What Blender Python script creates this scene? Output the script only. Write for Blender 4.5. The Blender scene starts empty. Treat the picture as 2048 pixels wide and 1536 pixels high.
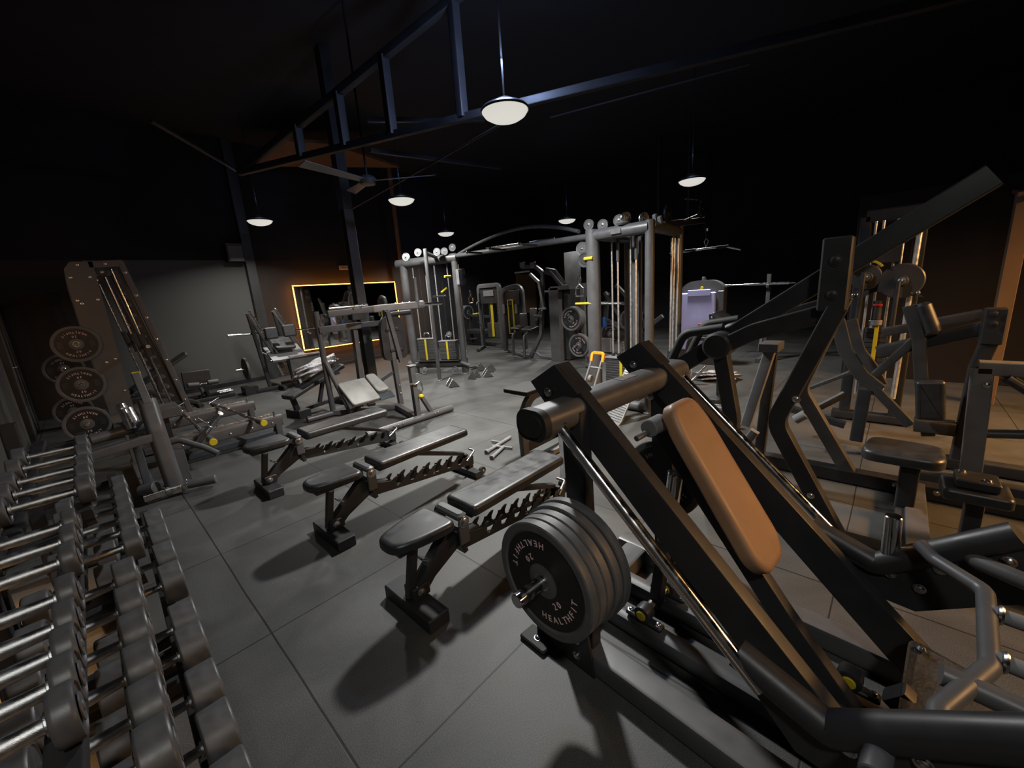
import bpy, math, random
from mathutils import Vector, Matrix
random.seed(7)
V3 = Vector
PI = math.pi
SC = bpy.context.scene
COL = SC.collection

# ---------------------------------------------------------------- camera
CAM_H, FPX, PITCH, ROLL, YAW = 1.57, 812.0, 0.2272207, -0.0721392, 0.7636696
_f = V3((math.cos(YAW)*math.cos(PITCH), math.sin(YAW)*math.cos(PITCH), -math.sin(PITCH)))
_r = V3((math.sin(YAW), -math.cos(YAW), 0)); _u = _r.cross(_f)
RT = _r*math.cos(ROLL) + _u*math.sin(ROLL)
UP = -_r*math.sin(ROLL) + _u*math.cos(ROLL)
FW = _f
EYE = V3((0, 0, CAM_H))
cam = bpy.data.cameras.new('camera'); cam_o = bpy.data.objects.new('camera', cam); COL.objects.link(cam_o)
cam.sensor_width = 36; cam.lens = FPX/2048*36; cam.clip_start = 0.02; cam.clip_end = 100
M = Matrix((RT, UP, -FW)).transposed().to_4x4(); M.translation = EYE
cam_o.matrix_world = M; SC.camera = cam_o

# ---------------------------------------------------------------- world, exposure
SC.view_settings.view_transform = 'Standard'; SC.view_settings.look = 'None'
SC.view_settings.gamma = 1; SC.view_settings.exposure = 0.0; SC.view_settings.use_curve_mapping = False
w = bpy.data.worlds.new('world'); SC.world = w; w.use_nodes = True
w.node_tree.nodes['Background'].inputs[0].default_value = (0.012, 0.012, 0.014, 1)
w.node_tree.nodes['Background'].inputs[1].default_value = 0.0
SC.cycles.max_bounces = 5; SC.cycles.diffuse_bounces = 3; SC.cycles.glossy_bounces = 3
SC.cycles.sample_clamp_indirect = 2.0
SC.cycles.caustics_reflective = False; SC.cycles.caustics_refractive = False

LAMP_Z, LAMP_E, GLOW_E = 3.12, 158.0, 60.0
def light(name, typ, loc, energy, color, aim=None, **kw):
    d = bpy.data.lights.new(name, typ); o = bpy.data.objects.new(name, d); COL.objects.link(o)
    d.energy = energy; d.color = color; o.location = loc
    for k, v in kw.items(): setattr(d, k, v)
    if aim is not None:
        o.rotation_euler = (V3(aim)-V3(loc)).to_track_quat('-Z', 'Y').to_euler()
    return o
COOL = (1.0, 0.985, 0.93)
WARM = (1.0, 0.52, 0.19)
# warm lit mirror surrounds on the wall behind the camera and along the right side of the room
light('warm_wall_light', 'AREA', (3.4, -3.2, 2.2), 15, WARM, (2.2, 0.4, 0.6), shape='RECTANGLE', size=1.6, size_y=0.25, spread=math.radians(70))
light('warm_corner_light', 'AREA', (4.9, -3.4, 2.7), 115, WARM, (5.0, -0.7, 0.0), shape='RECTANGLE', size=2.5, size_y=0.3, spread=math.radians(85))
light('warm_left_light', 'AREA', (-0.64, 1.7, 0.5), 16, WARM, shape='RECTANGLE', size=0.06, size_y=3.6, spread=math.radians(80)).rotation_euler = (0, -0.25, 0)
light('warm_column_light', 'AREA', (-0.62, 5.2, 1.7), 5, WARM, (0.2, 7.5, 1.3), shape='RECTANGLE', size=0.2, size_y=1.2)
light('added_fill_light', 'AREA', (-0.35, -0.9, 3.1), 34, COOL, shape='DISK', size=.3)  # added cool fill behind the camera, brightens plate faces and lettering

# ---------------------------------------------------------------- picks: where a pixel's ray meets a plane
def _ray(u, v): return FW*FPX + RT*(u-1024) - UP*(v-768)
def PZ(u, v, z=0.0): d = _ray(u, v); return EYE + d*((z-CAM_H)/d.z)
def PX(u, v, x): d = _ray(u, v); return EYE + d*(x/d.x)
def PY(u, v, y): d = _ray(u, v); return EYE + d*(y/d.y)

class Frame:
    """local axes of one thing: origin on the floor, turned about z"""
    def __init__(s, x, y, deg=0.0):
        s.o = V3((x, y, 0)); a = math.radians(deg); s.a = a
        s.ex = V3((math.cos(a), math.sin(a), 0)); s.ey = V3((-math.sin(a), math.cos(a), 0))
    def loc(s, p): q = p-s.o; return V3((q.dot(s.ex), q.dot(s.ey), q.z))
    def wld(s, p): return s.o + s.ex*p[0] + s.ey*p[1] + V3((0, 0, p[2]))
    def _p(s, u, v, n, c):
        d = _ray(u, v); e = EYE-s.o; return s.loc(EYE + d*((c-e.dot(n))/d.dot(n)))
    def Z(s, u, v, z=0.0): return s.loc(PZ(u, v, z))
    def X(s, u, v, c=0.0): return s._p(u, v, s.ex, c)
    def Y(s, u, v, c=0.0): return s._p(u, v, s.ey, c)

# ---------------------------------------------------------------- materials
def mat(name, col, rough=0.5, metal=0.0, spec=0.5, bump=None, noise=None, emit=None, coat=0.0, fine=None):
    m = bpy.data.materials.new(name); m.use_nodes = True; nt = m.node_tree; b = nt.nodes['Principled BSDF']
    b.inputs['Base Color'].default_value = (*col, 1); b.inputs['Roughness'].default_value = rough
    b.inputs['Metallic'].default_value = metal; b.inputs['Specular IOR Level'].default_value = spec
    b.inputs['Coat Weight'].default_value = coat
    N = nt.nodes.new; L = nt.links.new
    tc = N('ShaderNodeTexCoord')
    if noise:      # (scale, amount): colour wear
        t = N('ShaderNodeTexNoise'); t.inputs['Scale'].default_value = noise[0]; t.inputs['Detail'].default_value = 5
        L(tc.outputs['Object'], t.inputs['Vector'])
        r = N('ShaderNodeMapRange'); r.inputs[1].default_value = 0.3; r.inputs[2].default_value = 0.7
        r.inputs[3].default_value = 1-noise[1]; r.inputs[4].default_value = 1+noise[1]
        L(t.outputs[0], r.inputs[0])
        mx = N('ShaderNodeVectorMath'); mx.operation = 'SCALE'; mx.inputs[0].default_value = col
        L(r.outputs[0], mx.inputs['Scale']); L(mx.outputs[0], b.inputs['Base Color'])
        r2 = N('ShaderNodeMapRange'); r2.inputs[1].default_value = 0.3; r2.inputs[2].default_value = 0.7
        r2.inputs[3].default_value = max(0.03, rough-0.08); r2.inputs[4].default_value = rough+0.08
        L(t.outputs[0], r2.inputs[0]); L(r2.outputs[0], b.inputs['Roughness'])
    if bump:       # (scale, strength, distance)
        t = N('ShaderNodeTexNoise'); t.inputs['Scale'].default_value = bump[0]; t.inputs['Detail'].default_value = 3
        L(tc.outputs['Object'], t.inputs['Vector'])
        bp = N('ShaderNodeBump'); bp.inputs['Strength'].default_value = bump[1]; bp.inputs['Distance'].default_value = bump[2]
        L(t.outputs[0], bp.inputs['Height']); L(bp.outputs[0], b.inputs['Normal'])
    if emit:
        b.inputs['Emission Color'].default_value = (*emit[0], 1); b.inputs['Emission Strength'].default_value = emit[1]
    return m
m_black = mat('black_powder_coat', (0.024, 0.024, 0.026), 0.45, 0.0, 0.4, bump=(900, 0.15, 0.0006), noise=(9, 0.12))
m_grey = mat('dark_grey_powder_coat', (0.075, 0.075, 0.078), 0.42, 0.0, 0.5, bump=(900, 0.15, 0.0006), noise=(9, 0.1))
m_silver = mat('light_grey_powder_coat', (0.2, 0.2, 0.205), 0.4, 0.2, 0.5, noise=(9, 0.1))
m_chrome = mat('chrome', (0.75, 0.75, 0.76), 0.14, 1.0, noise=(30, 0.05))
m_steel = mat('brushed_steel', (0.5, 0.5, 0.5), 0.28, 1.0, noise=(40, 0.12))
m_pad = mat('black_vinyl', (0.02, 0.021, 0.023), 0.40, 0.0, 0.6, bump=(260, 0.12, 0.001), noise=(14, 0.15))
m_padpale = mat('pale_worn_vinyl', (0.25, 0.25, 0.235), 0.5, 0.0, 0.5, bump=(200, 0.12, 0.001), noise=(8, 0.18))
m_padbrown = mat('light_brown_vinyl', (0.29, 0.165, 0.09), 0.5, 0.0, 0.5, bump=(420, 0.25, 0.001), noise=(10, 0.08))
m_rubber = mat('black_rubber', (0.018, 0.018, 0.018), 0.65, 0.0, 0.35, bump=(300, 0.2, 0.001))
m_urethane = mat('grey_urethane', (0.07, 0.07, 0.072), 0.45, 0.0, 0.5, bump=(500, 0.12, 0.0008), noise=(22, 0.2))
m_faceshade = mat('shaded_plate_face', (0.012, 0.012, 0.013), 0.5, 0.0, 0.4, noise=(20, 0.12))  # near-black colour carries the shade of plate faces turned from the lamps
m_plate = mat('black_rubber_plate', (0.10, 0.10, 0.103), 0.5, 0.0, 0.4, bump=(400, 0.15, 0.0008), noise=(20, 0.12))
m_white = mat('white_lettering', (0.85, 0.62, 0.6), 0.6, noise=(60, 0.1))
m_rod = mat('bright_guide_rod', (0.85, 0.85, 0.84), 0.34, 0.85, noise=(30, 0.05))
m_knurl = mat('knurled_steel', (0.5, 0.5, 0.5), 0.36, 1.0, bump=(700, 0.5, 0.001), noise=(60, 0.15))
m_yellow = mat('yellow_plastic', (0.52, 0.40, 0.015), 0.45, noise=(20, 0.08))
m_orange = mat('orange_plastic', (0.9, 0.3, 0.015), 0.45, noise=(20, 0.08))
m_red = mat('red_plastic', (0.5, 0.02, 0.02), 0.4, noise=(20, 0.05))
m_blue = mat('blue_plastic', (0.02, 0.12, 0.45), 0.4, noise=(20, 0.05))
m_lilac = mat('lilac_plastic_shroud', (0.42, 0.42, 0.72), 0.45, noise=(4, 0.08))
m_pulley = mat('grey_nylon_pulley', (0.14, 0.145, 0.15), 0.4, noise=(30, 0.1))
m_stack = mat('dark_steel_stack', (0.05, 0.05, 0.05), 0.5, 0.3, noise=(20, 0.1))
m_bag = mat('pale_crumpled_cloth', (0.42, 0.42, 0.44), 0.6, bump=(18, 0.9, 0.03), noise=(12, 0.35))
m_foam = mat('grip_foam', (0.15, 0.15, 0.15), 0.8, bump=(300, 0.3, 0.002))
m_wood = mat('brown_wood', (0.22, 0.12, 0.06), 0.6, noise=(12, 0.2))
m_treadplate = mat('grey_grip_plate', (0.035, 0.042, 0.05), 0.5, 0.1, bump=(60, 0.6, 0.004), noise=(20, 0.15))

# ---------------------------------------------------------------- mesh builder
def rrect(w, h, c=None, k=2):
    c = min(w, h)*0.18 if c is None else min(c, min(w, h)/2)
    out = []
    for sx, sy, a0 in ((1, 1, 0), (-1, 1, 90), (-1, -1, 180), (1, -1, 270)):
        for i in range(k+1):
            a = math.radians(a0 + 90*i/k)
            out.append((sx*(w/2-c) + c*math.cos(a), sy*(h/2-c) + c*math.sin(a)))
    return out
def circ(r, n=12): return [(r*math.cos(2*PI*i/n), r*math.sin(2*PI*i/n)) for i in range(n)]

def fillet(pts, rad, k=5):
    pts = [V3(p) for p in pts]
    if rad <= 0 or len(pts) < 3: return pts
    out = [pts[0]]
    for i in range(1, len(pts)-1):
        a, b, c = pts[i-1], pts[i], pts[i+1]
        d1, d2 = (a-b), (c-b); l1, l2 = d1.length, d2.length
        d1.normalize(); d2.normalize(); ang = d1.angle(d2, PI)
        if ang > PI-0.03: out.append(b); continue
        t = min(rad/math.tan(ang/2), l1*0.45, l2*0.45)
        p, q = b+d1*t, b+d2*t
        for j in range(k+1):
            s = j/k; out.append(p*(1-s)**2 + b*2*s*(1-s) + q*s*s)
    out.append(pts[-1]); return out

def weight_normals(me):
    """face-area weighted corner normals, so flats stay flat between their bevels"""
    ev = {}
    sharp = me.attributes.get('sharp_edge')
    sh = [d.value for d in sharp.data] if sharp else [False]*len(me.edges)
    pol = me.polygons; nl = len(me.loops); out = [None]*nl
    ls = me.loops; ef = {}
    for p in pol:
        for li in p.loop_indices: ef.setdefault(ls[li].edge_index, []).append(p.index)
    vl = {}
    for p in pol:
        idx = list(p.loop_indices); n = len(idx)
        for k, li in enumerate(idx): vl.setdefault(ls[li].vertex_index, []).append((p.index, li, ls[li].edge_index, ls[idx[k-1]].edge_index))
    for v, lst in vl.items():
        m = len(lst)
        if m == 1: out[lst[0][1]] = tuple(pol[lst[0][0]].normal); continue
        grp = list(range(m)); 
        def find(i):
            while grp[i] != i: i = grp[i]
            return i
        for i in range(m):
            for j in range(i):
                for e in lst[i][2:]:
                    if e in lst[j][2:] and not sh[e]: grp[find(i)] = find(j)
        acc = {}
        for i in range(m):
            f = pol[lst[i][0]]; r = find(i); acc[r] = acc.get(r, V3())+f.normal*max(f.area, 1e-9)
        for i in range(m):
            a = acc[find(i)]; a = a.normalized() if a.length > 1e-14 else pol[lst[i][0]].normal; out[lst[i][1]] = tuple(a)
    me.normals_split_custom_set(out)

class G:
    def __init__(s): s.v = []; s.f = []
    def _add(s, vs, fs):
        b = len(s.v); s.v += [tuple(p) for p in vs]; s.f += [tuple(i+b for i in f) for f in fs]
    def sweep(s, pts, prof, up=(0, 0, 1), closed=False, cap=True):
        pts = [V3(p) for p in pts]; n = len(pts); m = len(prof); up = V3(up); vs = []
        for i, p in enumerate(pts):
            if closed: a, c = pts[i-1], pts[(i+1) % n]
            else: a, c = pts[max(0, i-1)], pts[min(n-1, i+1)]
            t = (c-a).normalized()
            sd = t.cross(up)
            if sd.length < 1e-3: sd = t.cross(V3((1, 0, 0)) if abs(t.x) < .9 else V3((0, 1, 0)))
            sd.normalize(); u = sd.cross(t)
            sc = 1.0
            if 0 < i < n-1 or closed:
                t1 = (p-a).normalized(); sc = 1/max(0.4, t1.dot(t))
            # mitre: stretch in the bend plane
            bend = ((c-p).normalized()-(p-a).normalized()) if (0 < i < n-1 or closed) else V3()
            if bend.length > 1e-4: bend.normalize()
            for x, y in prof:
                o = sd*x + u*y
                if bend.length > 0 and sc > 1.001: o += bend*(o.dot(bend)*(sc-1))
                vs.append(p+o)
        fs = []
        R = n if closed else n-1
        for i in range(R):
            for j in range(m):
                a = i*m+j; b = i*m+(j+1) % m; c = ((i+1) % n)*m+(j+1) % m; d = ((i+1) % n)*m+j
                fs.append((a, d, c, b))
        if cap and not closed: fs.append(tuple(range(m))); fs.append(tuple(reversed(range((n-1)*m, n*m))))
        s._add(vs, fs); return s
    def tube(s, pts, r, rad=0.0, n=12, up=(0, 0, 1)): return s.sweep(fillet(pts, rad), circ(r, n), up)
    def beam(s, pts, w, h, up=(0, 0, 1), rad=0.0, c=None): return s.sweep(fillet(pts, rad), rrect(w, h, c), up)
    def ring(s, c, axis, R, r, n=24, m=8):
        c = V3(c); ax = V3(axis).normalized(); a = ax.orthogonal().normalized(); b = ax.cross(a)
        return s.sweep([c+a*R*math.cos(2*PI*i/n)+b*R*math.sin(2*PI*i/n) for i in range(n)], circ(r, m), ax, closed=True)
    def box(s, c, size, ax=None, ch=0.004):
        c = V3(c); ex, ey, ez = ax if ax else (V3((1, 0, 0)), V3((0, 1, 0)), V3((0, 0, 1)))
        ex, ey, ez = V3(ex).normalized(), V3(ey).normalized(), V3(ez).normalized()
        w, d, h = size; ch = min(ch, min(size)*0.3); vs = []
        for z, k in ((-h/2, ch), (-h/2+ch, 0), (h/2-ch, 0), (h/2, ch)):
            for x, y in rrect(w-2*k, d-2*k, ch, 1): vs.append(c+ex*x+ey*y+ez*z)
        fs = [tuple(reversed(range(8))), tuple(range(24, 32))]
        for i in range(3):
            for j in range(8): fs.append((i*8+j, i*8+(j+1) % 8, (i+1)*8+(j+1) % 8, (i+1)*8+j))
        s._add(vs, fs); return s
    def boxz(s, x0, x1, y0, y1, z0, z1, ch=0.004): return s.box(((x0+x1)/2, (y0+y1)/2, (z0+z1)/2), (abs(x1-x0), abs(y1-y0), abs(z1-z0)), None, ch)
    def lathe(s, p, axis, prof, n=24, cap=True):
        p = V3(p); ax = V3(axis).normalized(); a = ax.orthogonal().normalized(); b = ax.cross(a); vs = []; m = len(prof)
        for t, r in prof:
            for i in range(n):
                q = 2*PI*i/n; vs.append(p+ax*t+(a*math.cos(q)+b*math.sin(q))*max(r, 1e-5))
        fs = []
        for k in range(m-1):
            for i in range(n): fs.append((k*n+i, k*n+(i+1) % n, (k+1)*n+(i+1) % n, (k+1)*n+i))
        if cap: fs.append(tuple(reversed(range(n)))); fs.append(tuple(range((m-1)*n, m*n)))
        s._add(vs, fs); return s
    def cyl(s, p0, p1, r, n=20, ch=None):
        p0, p1 = V3(p0), V3(p1); L = (p1-p0).length; ch = min(r*0.12, L*0.2) if ch is None else ch
        return s.lathe(p0, p1-p0, [(0, r-ch), (ch, r), (L-ch, r), (L, r-ch)], n)
    def poly(s, pts, n, th, ch=0.0):
        """flat plate: outline of points in 3-D, thickness th along n (centred)"""
        pts = [V3(p) for p in pts]; n = V3(n).normalized(); m = len(pts)
        c = sum(pts, V3())/m; ar = V3()
        for i in range(m): ar += (pts[i]-c).cross(pts[(i+1) % m]-c)
        if ar.dot(n) < 0: pts.reverse()
        vs = [p-n*th/2 for p in pts]+[p+n*th/2 for p in pts]
        fs = [tuple(reversed(range(m))), tuple(range(m, 2*m))]+[(i, (i+1) % m, m+(i+1) % m, m+i) for i in range(m)]
        s._add(vs, fs); return s
    def pad(s, o, ex, ey, outline, T, r=0.02):
        """cushion: outline in the plane (ex, ey) at o, thickness T along ex x ey, soft edges"""
        o = V3(o); ex = V3(ex).normalized(); ey = V3(ey); ey = (ey-ex*ey.dot(ex)).normalized(); nz = ex.cross(ey)
        m = len(outline)
        ar = sum(outline[i][0]*outline[(i+1) % m][1]-outline[(i+1) % m][0]*outline[i][1] for i in range(m))
        if ar < 0: outline = outline[::-1]
        nor = []
        for i in range(m):
            a, b = outline[i-1], outline[(i+1) % m]; dx, dy = b[0]-a[0], b[1]-a[1]; l = math.hypot(dx, dy) or 1
            nor.append((dy/l, -dx/l))
        lay = [(r*.5, 0), (0, r*.5), (0, T-r), (r*.12, T-r*.55), (r*.45, T-r*.18), (r*.9, T-r*.03), (r*1.35, T)]
        vs = []
        for ins, z in lay:
            for (x, y), (nx, ny) in zip(outline, nor): vs.append(o+ex*(x-nx*ins)+ey*(y-ny*ins)+nz*z)
        k = len(lay); fs = [tuple(reversed(range(m))), tuple(range((k-1)*m, k*m))]
        for a in range(k-1):
            for i in range(m): fs.append((a*m+i, a*m+(i+1) % m, (a+1)*m+(i+1) % m, (a+1)*m+i))
        s._add(vs, fs); return s
    def build(s, name, m, parent=None, label=None, angle=32, **props):
        me = bpy.data.meshes.new(name); me.from_pydata(s.v, [], s.f); me.update()
        me.materials.append(m)
        me.shade_smooth(); me.set_sharp_from_angle(angle=math.radians(angle))
        weight_normals(me)
        o = bpy.data.objects.new(name, me); COL.objects.link(o)
        if parent: o.parent = parent
        if label: o['label'] = label
        for k, v in props.items(): o[k] = v
        return o

def tag(o, label, cat, group=None):
    o['label'] = label; o['category'] = cat
    if group: o['group'] = group
    return o
def thing(name, label, cat, fr=None, group=None, loc=(0, 0, 0), rotz=0.0):
    o = bpy.data.objects.new(name, None); COL.objects.link(o); o.empty_display_size = 0.1
    if fr: o.location = fr.o; o.rotation_euler = (0, 0, fr.a)
    else: o.location = loc; o.rotation_euler = (0, 0, rotz)
    return tag(o, label, cat, group)
def copy_tree(o, parent=None):
    c = o.copy(); COL.objects.link(c); c.parent = parent
    for ch in list(o.children): copy_tree(ch, c)
    return c
def oval(L, W, rc, taper=1.0, k=5):
    """rounded rectangle along x from 0 to L; width W at 0, W*taper at L"""
    pts = []
    for cx, cy, a0, rr in ((L-rc, 1, 0, rc), (rc, 1, 90, rc), (rc, -1, 180, rc), (L-rc, -1, 270, rc)):
        wl = W*(1+(taper-1)*cx/L)/2
        for i in range(k+1):
            a = math.radians(a0+90*i/k); pts.append((cx+rr*math.cos(a), cy*(wl-rr)+rr*math.sin(a)))
    return pts

_bolt_me = {}
def bolt(p, axis, parent, r=0.012, m=None, name='bolt'):
    m = m or m_steel
    key = (round(r, 4), m.name)
    if key not in _bolt_me:
        g = G(); g.lathe((0, 0, 0), (0, 0, 1), [(-.002, r*1.35), (.002, r*1.35), (.0025, r), (.007, r*.95), (.010, r*.7), (.0115, r*.2)], 12)
        o = g.build(name, m); _bolt_me[key] = o.data; bpy.data.objects.remove(o)
    o = bpy.data.objects.new(name, _bolt_me[key]); COL.objects.link(o); o.parent = parent
    o.location = p; o.rotation_euler = V3(axis).to_track_quat('Z', 'Y').to_euler()
    return o

# ---------------------------------------------------------------- lettering
_glyph = {}
def glyph(ch):
    if ch not in _glyph:
        c = bpy.data.curves.new('glyph', 'FONT'); c.body = ch; c.size = 1; c.extrude = 0.012; c.resolution_u = 2; c.align_x = 'CENTER'; c.offset = 0.006
        o = bpy.data.objects.new('glyph', c); COL.objects.link(o); bpy.context.view_layer.update()
        me = bpy.data.meshes.new_from_object(o.evaluated_get(bpy.context.evaluated_depsgraph_get()))
        _glyph[ch] = ([tuple(v.co) for v in me.vertices], [tuple(p.vertices) for p in me.polygons])
        bpy.data.objects.remove(o); bpy.data.meshes.remove(me)
    return _glyph[ch]
def put_glyph(g, ch, M, thick=1.0):
    vs, fs = glyph(ch); g._add([M @ V3((x, y, z*thick)) for x, y, z in vs], fs)
def text_mesh(g, text, M, size, adv=0.62):
    n = len(text); wid = {'I': .34, ' ': .4, 'L': .55, '1': .5}
    ws = [wid.get(c, adv) for c in text]; x = -sum(ws)/2
    for c, wd in zip(text, ws):
        if c != ' ': put_glyph(g, c, M @ Matrix.Translation((((x+wd/2)*size), 0, 0)) @ Matrix.Scale(size, 4))
        x += wd
def arc_text(g, text, R, size, z, rot=0.0, step=None):
    """letters round the bottom of a disc (local xy plane), tops towards the centre"""
    st = step or size*0.86/R; n = len(text)
    for i, c in enumerate(text):
        a = -PI/2 + rot + (i-(n-1)/2)*st
        M = Matrix.Translation((R*math.cos(a), R*math.sin(a), z)) @ Matrix.Rotation(a+PI/2, 4, 'Z') @ Matrix.Scale(size, 4)
        put_glyph(g, c, M)
# ================================================================ the room
def struct(name, g, m, parent=None, label=None):
    o = g.build(name, m, parent, label)
    if parent is None: o['kind'] = 'structure'
    return o
YB, XL, XR, YF, HC = 10.25, -0.72, 13.2, -4.2, 4.9

def floor_material():
    m = bpy.data.materials.new('speckled_rubber_tiles'); m.use_nodes = True; nt = m.node_tree; b = nt.nodes['Principled BSDF']
    N, L = nt.nodes.new, nt.links.new
    geo = N('ShaderNodeNewGeometry'); sep = N('ShaderNodeSeparateXYZ'); L(geo.outputs['Position'], sep.inputs[0])
    def math_(op, a, b_=None, c=None):
        n = N('ShaderNodeMath'); n.operation = op
        for i, x in enumerate((a, b_, c)):
            if x is None: continue
            if hasattr(x, 'node'): L(x, n.inputs[i])
            else: n.inputs[i].default_value = x
        return n.outputs[0]
    wob = N('ShaderNodeTexNoise'); wob.inputs['Scale'].default_value = 1.1; L(geo.outputs['Position'], wob.inputs['Vector'])
    wv = math_('MULTIPLY', math_('SUBTRACT', wob.outputs[0], 0.5), 0.02)
    def seam(out, off, step, wd):
        t = math_('ADD', math_('DIVIDE', math_('SUBTRACT', math_('ADD', out, wv), off), step), 100.5)
        fr = math_('ABSOLUTE', math_('SUBTRACT', math_('FRACT', t), 0.5))
        r = N('ShaderNodeMapRange'); r.interpolation_type = 'SMOOTHSTEP'
        L(fr, r.inputs[0]); r.inputs[1].default_value = wd*0.5/step; r.inputs[2].default_value = wd*1.4/step
        return r.outputs[0]
    s = math_('MINIMUM', seam(sep.outputs[0], 0.345, 0.99, 0.0045), seam(sep.outputs[1], 1.09, 1.01, 0.0035))
    sp = N('ShaderNodeTexVoronoi'); sp.inputs['Scale'].default_value = 260; L(geo.outputs['Position'], sp.inputs['Vector'])
    n1 = N('ShaderNodeTexNoise'); n1.inputs['Scale'].default_value = 330; n1.inputs['Detail'].default_value = 3; L(geo.outputs['Position'], n1.inputs['Vector'])
    n2 = N('ShaderNodeTexNoise'); n2.inputs['Scale'].default_value = 1.7; n2.inputs['Detail'].default_value = 8; n2.inputs['Roughness'].default_value = 0.65; n2.inputs['Distortion'].default_value = 0.6
    L(geo.outputs['Position'], n2.inputs['Vector'])
    a = N('ShaderNodeMapRange'); L(n1.outputs[0], a.inputs[0]); a.inputs[1].default_value = 0.35; a.inputs[2].default_value = 0.72; a.inputs[3].default_value = 0.020; a.inputs[4].default_value = 0.105
    c = N('ShaderNodeMapRange'); L(n2.outputs[0], c.inputs[0]); c.inputs[1].default_value = 0.3; c.inputs[2].default_value = 0.72; c.inputs[3].default_value = 0.68; c.inputs[4].default_value = 1.38
    # each tile a slightly different lot
    wn = N('ShaderNodeTexWhiteNoise'); wn.noise_dimensions = '2D'
    cx = N('ShaderNodeCombineXYZ')
    L(math_('FLOOR', math_('DIVIDE', math_('SUBTRACT', sep.outputs[0], 0.345), 0.99)), cx.inputs[0])
    L(math_('FLOOR', math_('DIVIDE', math_('SUBTRACT', sep.outputs[1], 1.09), 1.01)), cx.inputs[1]); L(cx.outputs[0], wn.inputs[0])
    tile = math_('ADD', math_('MULTIPLY', wn.outputs[0], 0.12), 0.94)
    val = math_('MULTIPLY', math_('MULTIPLY', math_('MULTIPLY', a.outputs[0], c.outputs[0]), tile), math_('ADD', math_('MULTIPLY', s, 0.85), 0.15))
    cc = N('ShaderNodeCombineColor'); L(val, cc.inputs[0]); L(math_('MULTIPLY', val, 1.0), cc.inputs[1]); L(math_('MULTIPLY', val, 0.97), cc.inputs[2])
    L(cc.outputs[0], b.inputs['Base Color']); b.inputs['Roughness'].default_value = 0.58; b.inputs['Specular IOR Level'].default_value = 0.4
    rr = N('ShaderNodeMapRange'); L(n2.outputs[0], rr.inputs[0]); rr.inputs[3].default_value = 0.46; rr.inputs[4].default_value = 0.66; L(rr.outputs[0], b.inputs['Roughness'])
    bp = N('ShaderNodeBump'); bp.inputs['Strength'].default_value = 0.35; bp.inputs['Distance'].default_value = 0.0008
    L(math_('ADD', n1.outputs[0], math_('MULTIPLY', s, 2.0)), bp.inputs['Height']); L(bp.outputs[0], b.inputs['Normal'])
    return m
m_floor = floor_material()
m_wallgrey = mat('grey_wall_paint', (0.088, 0.086, 0.08), 0.8, noise=(1.2, 0.08))
m_wallblack = mat('black_wall_paint', (0.012, 0.012, 0.016), 0.9, noise=(2, 0.1))
m_wallbrown = mat('dark_brown_wall_panel', (0.028, 0.018, 0.014), 0.8, noise=(1.5, 0.1))
m_ceil = mat('black_ceiling_sheet', (0.011, 0.011, 0.013), 0.9, noise=(1, 0.2))
m_board = mat('ceiling_board', (0.16, 0.075, 0.03), 0.85, noise=(2, 0.25))
m_truss = mat('dark_steel_truss', (0.010, 0.010, 0.011), 0.6, noise=(3, 0.2))
m_blackpole = mat('black_column', (0.03, 0.03, 0.032), 0.5, noise=(4, 0.15))
m_tan = mat('tan_painted_column', (0.15, 0.095, 0.055), 0.7, noise=(3, 0.1))
m_rust = mat('brown_pipe', (0.20, 0.09, 0.045), 0.6, noise=(5, 0.2))

struct('floor', G().boxz(XL-.1, XR, YF, YB+.1, -0.05, 0, 0), m_floor)
struct('ceiling', G().boxz(XL-.1, XR, YF, YB+.1, HC, HC+.1, 0), m_ceil)
# far wall: black above 2.58 m, grey to the left, brown panel round the mirror
struct('wall_back', G().boxz(XL-.1, XR, YB, YB+.1, 2.58, HC, 0).boxz(3.9+3.4, XR, YB, YB+.1, 0, 2.58, 0), m_wallblack)
struct('wall_back', G().boxz(0.35, 2.95, YB, YB+.1, 0, 2.58, 0), m_wallgrey)
struct('wall_back', G().boxz(XL, 0.35, YB, YB+.1, 0, 2.58, 0).boxz(2.95, 7.3, YB, YB+.1, 0, 2.58, 0), m_wallbrown)
struct('wall_left', G().boxz(XL-.1, XL, YF, YB, 0, 2.6, 0), m_wallgrey)
struct('wall_left', G().boxz(XL-.1, XL, YF, YB, 2.6, HC, 0), m_wallblack)
struct('wall_right', G().boxz(XR-.1, XR, YF, YB, 0, HC, 0), m_wallblack)
struct('wall_front', G().boxz(XL, XR, YF-.1, YF, 0, HC, 0), m_wallblack)
struct('baseboard_back', G().boxz(0.35, XR-.1, YB-.03, YB, 0, .09), m_black)
# door in the left wall with its frame and handle
dr = struct('door_1', G().boxz(XL, XL+.03, 8.55, 9.45, 0.02, 2.1), m_wallgrey)
struct('door_frame', G().boxz(XL, XL+.05, 8.45, 8.55, 0, 2.2).boxz(XL, XL+.05, 9.45, 9.55, 0, 2.2).boxz(XL, XL+.05, 8.55, 9.45, 2.1, 2.2), m_black, dr)
struct('door_handle', G().tube([(XL+.03, 8.66, 1.02), (XL+.08, 8.66, 1.02), (XL+.08, 8.80, 1.02)], .013, .02), m_steel, dr, 'bright lever handle')

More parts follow.
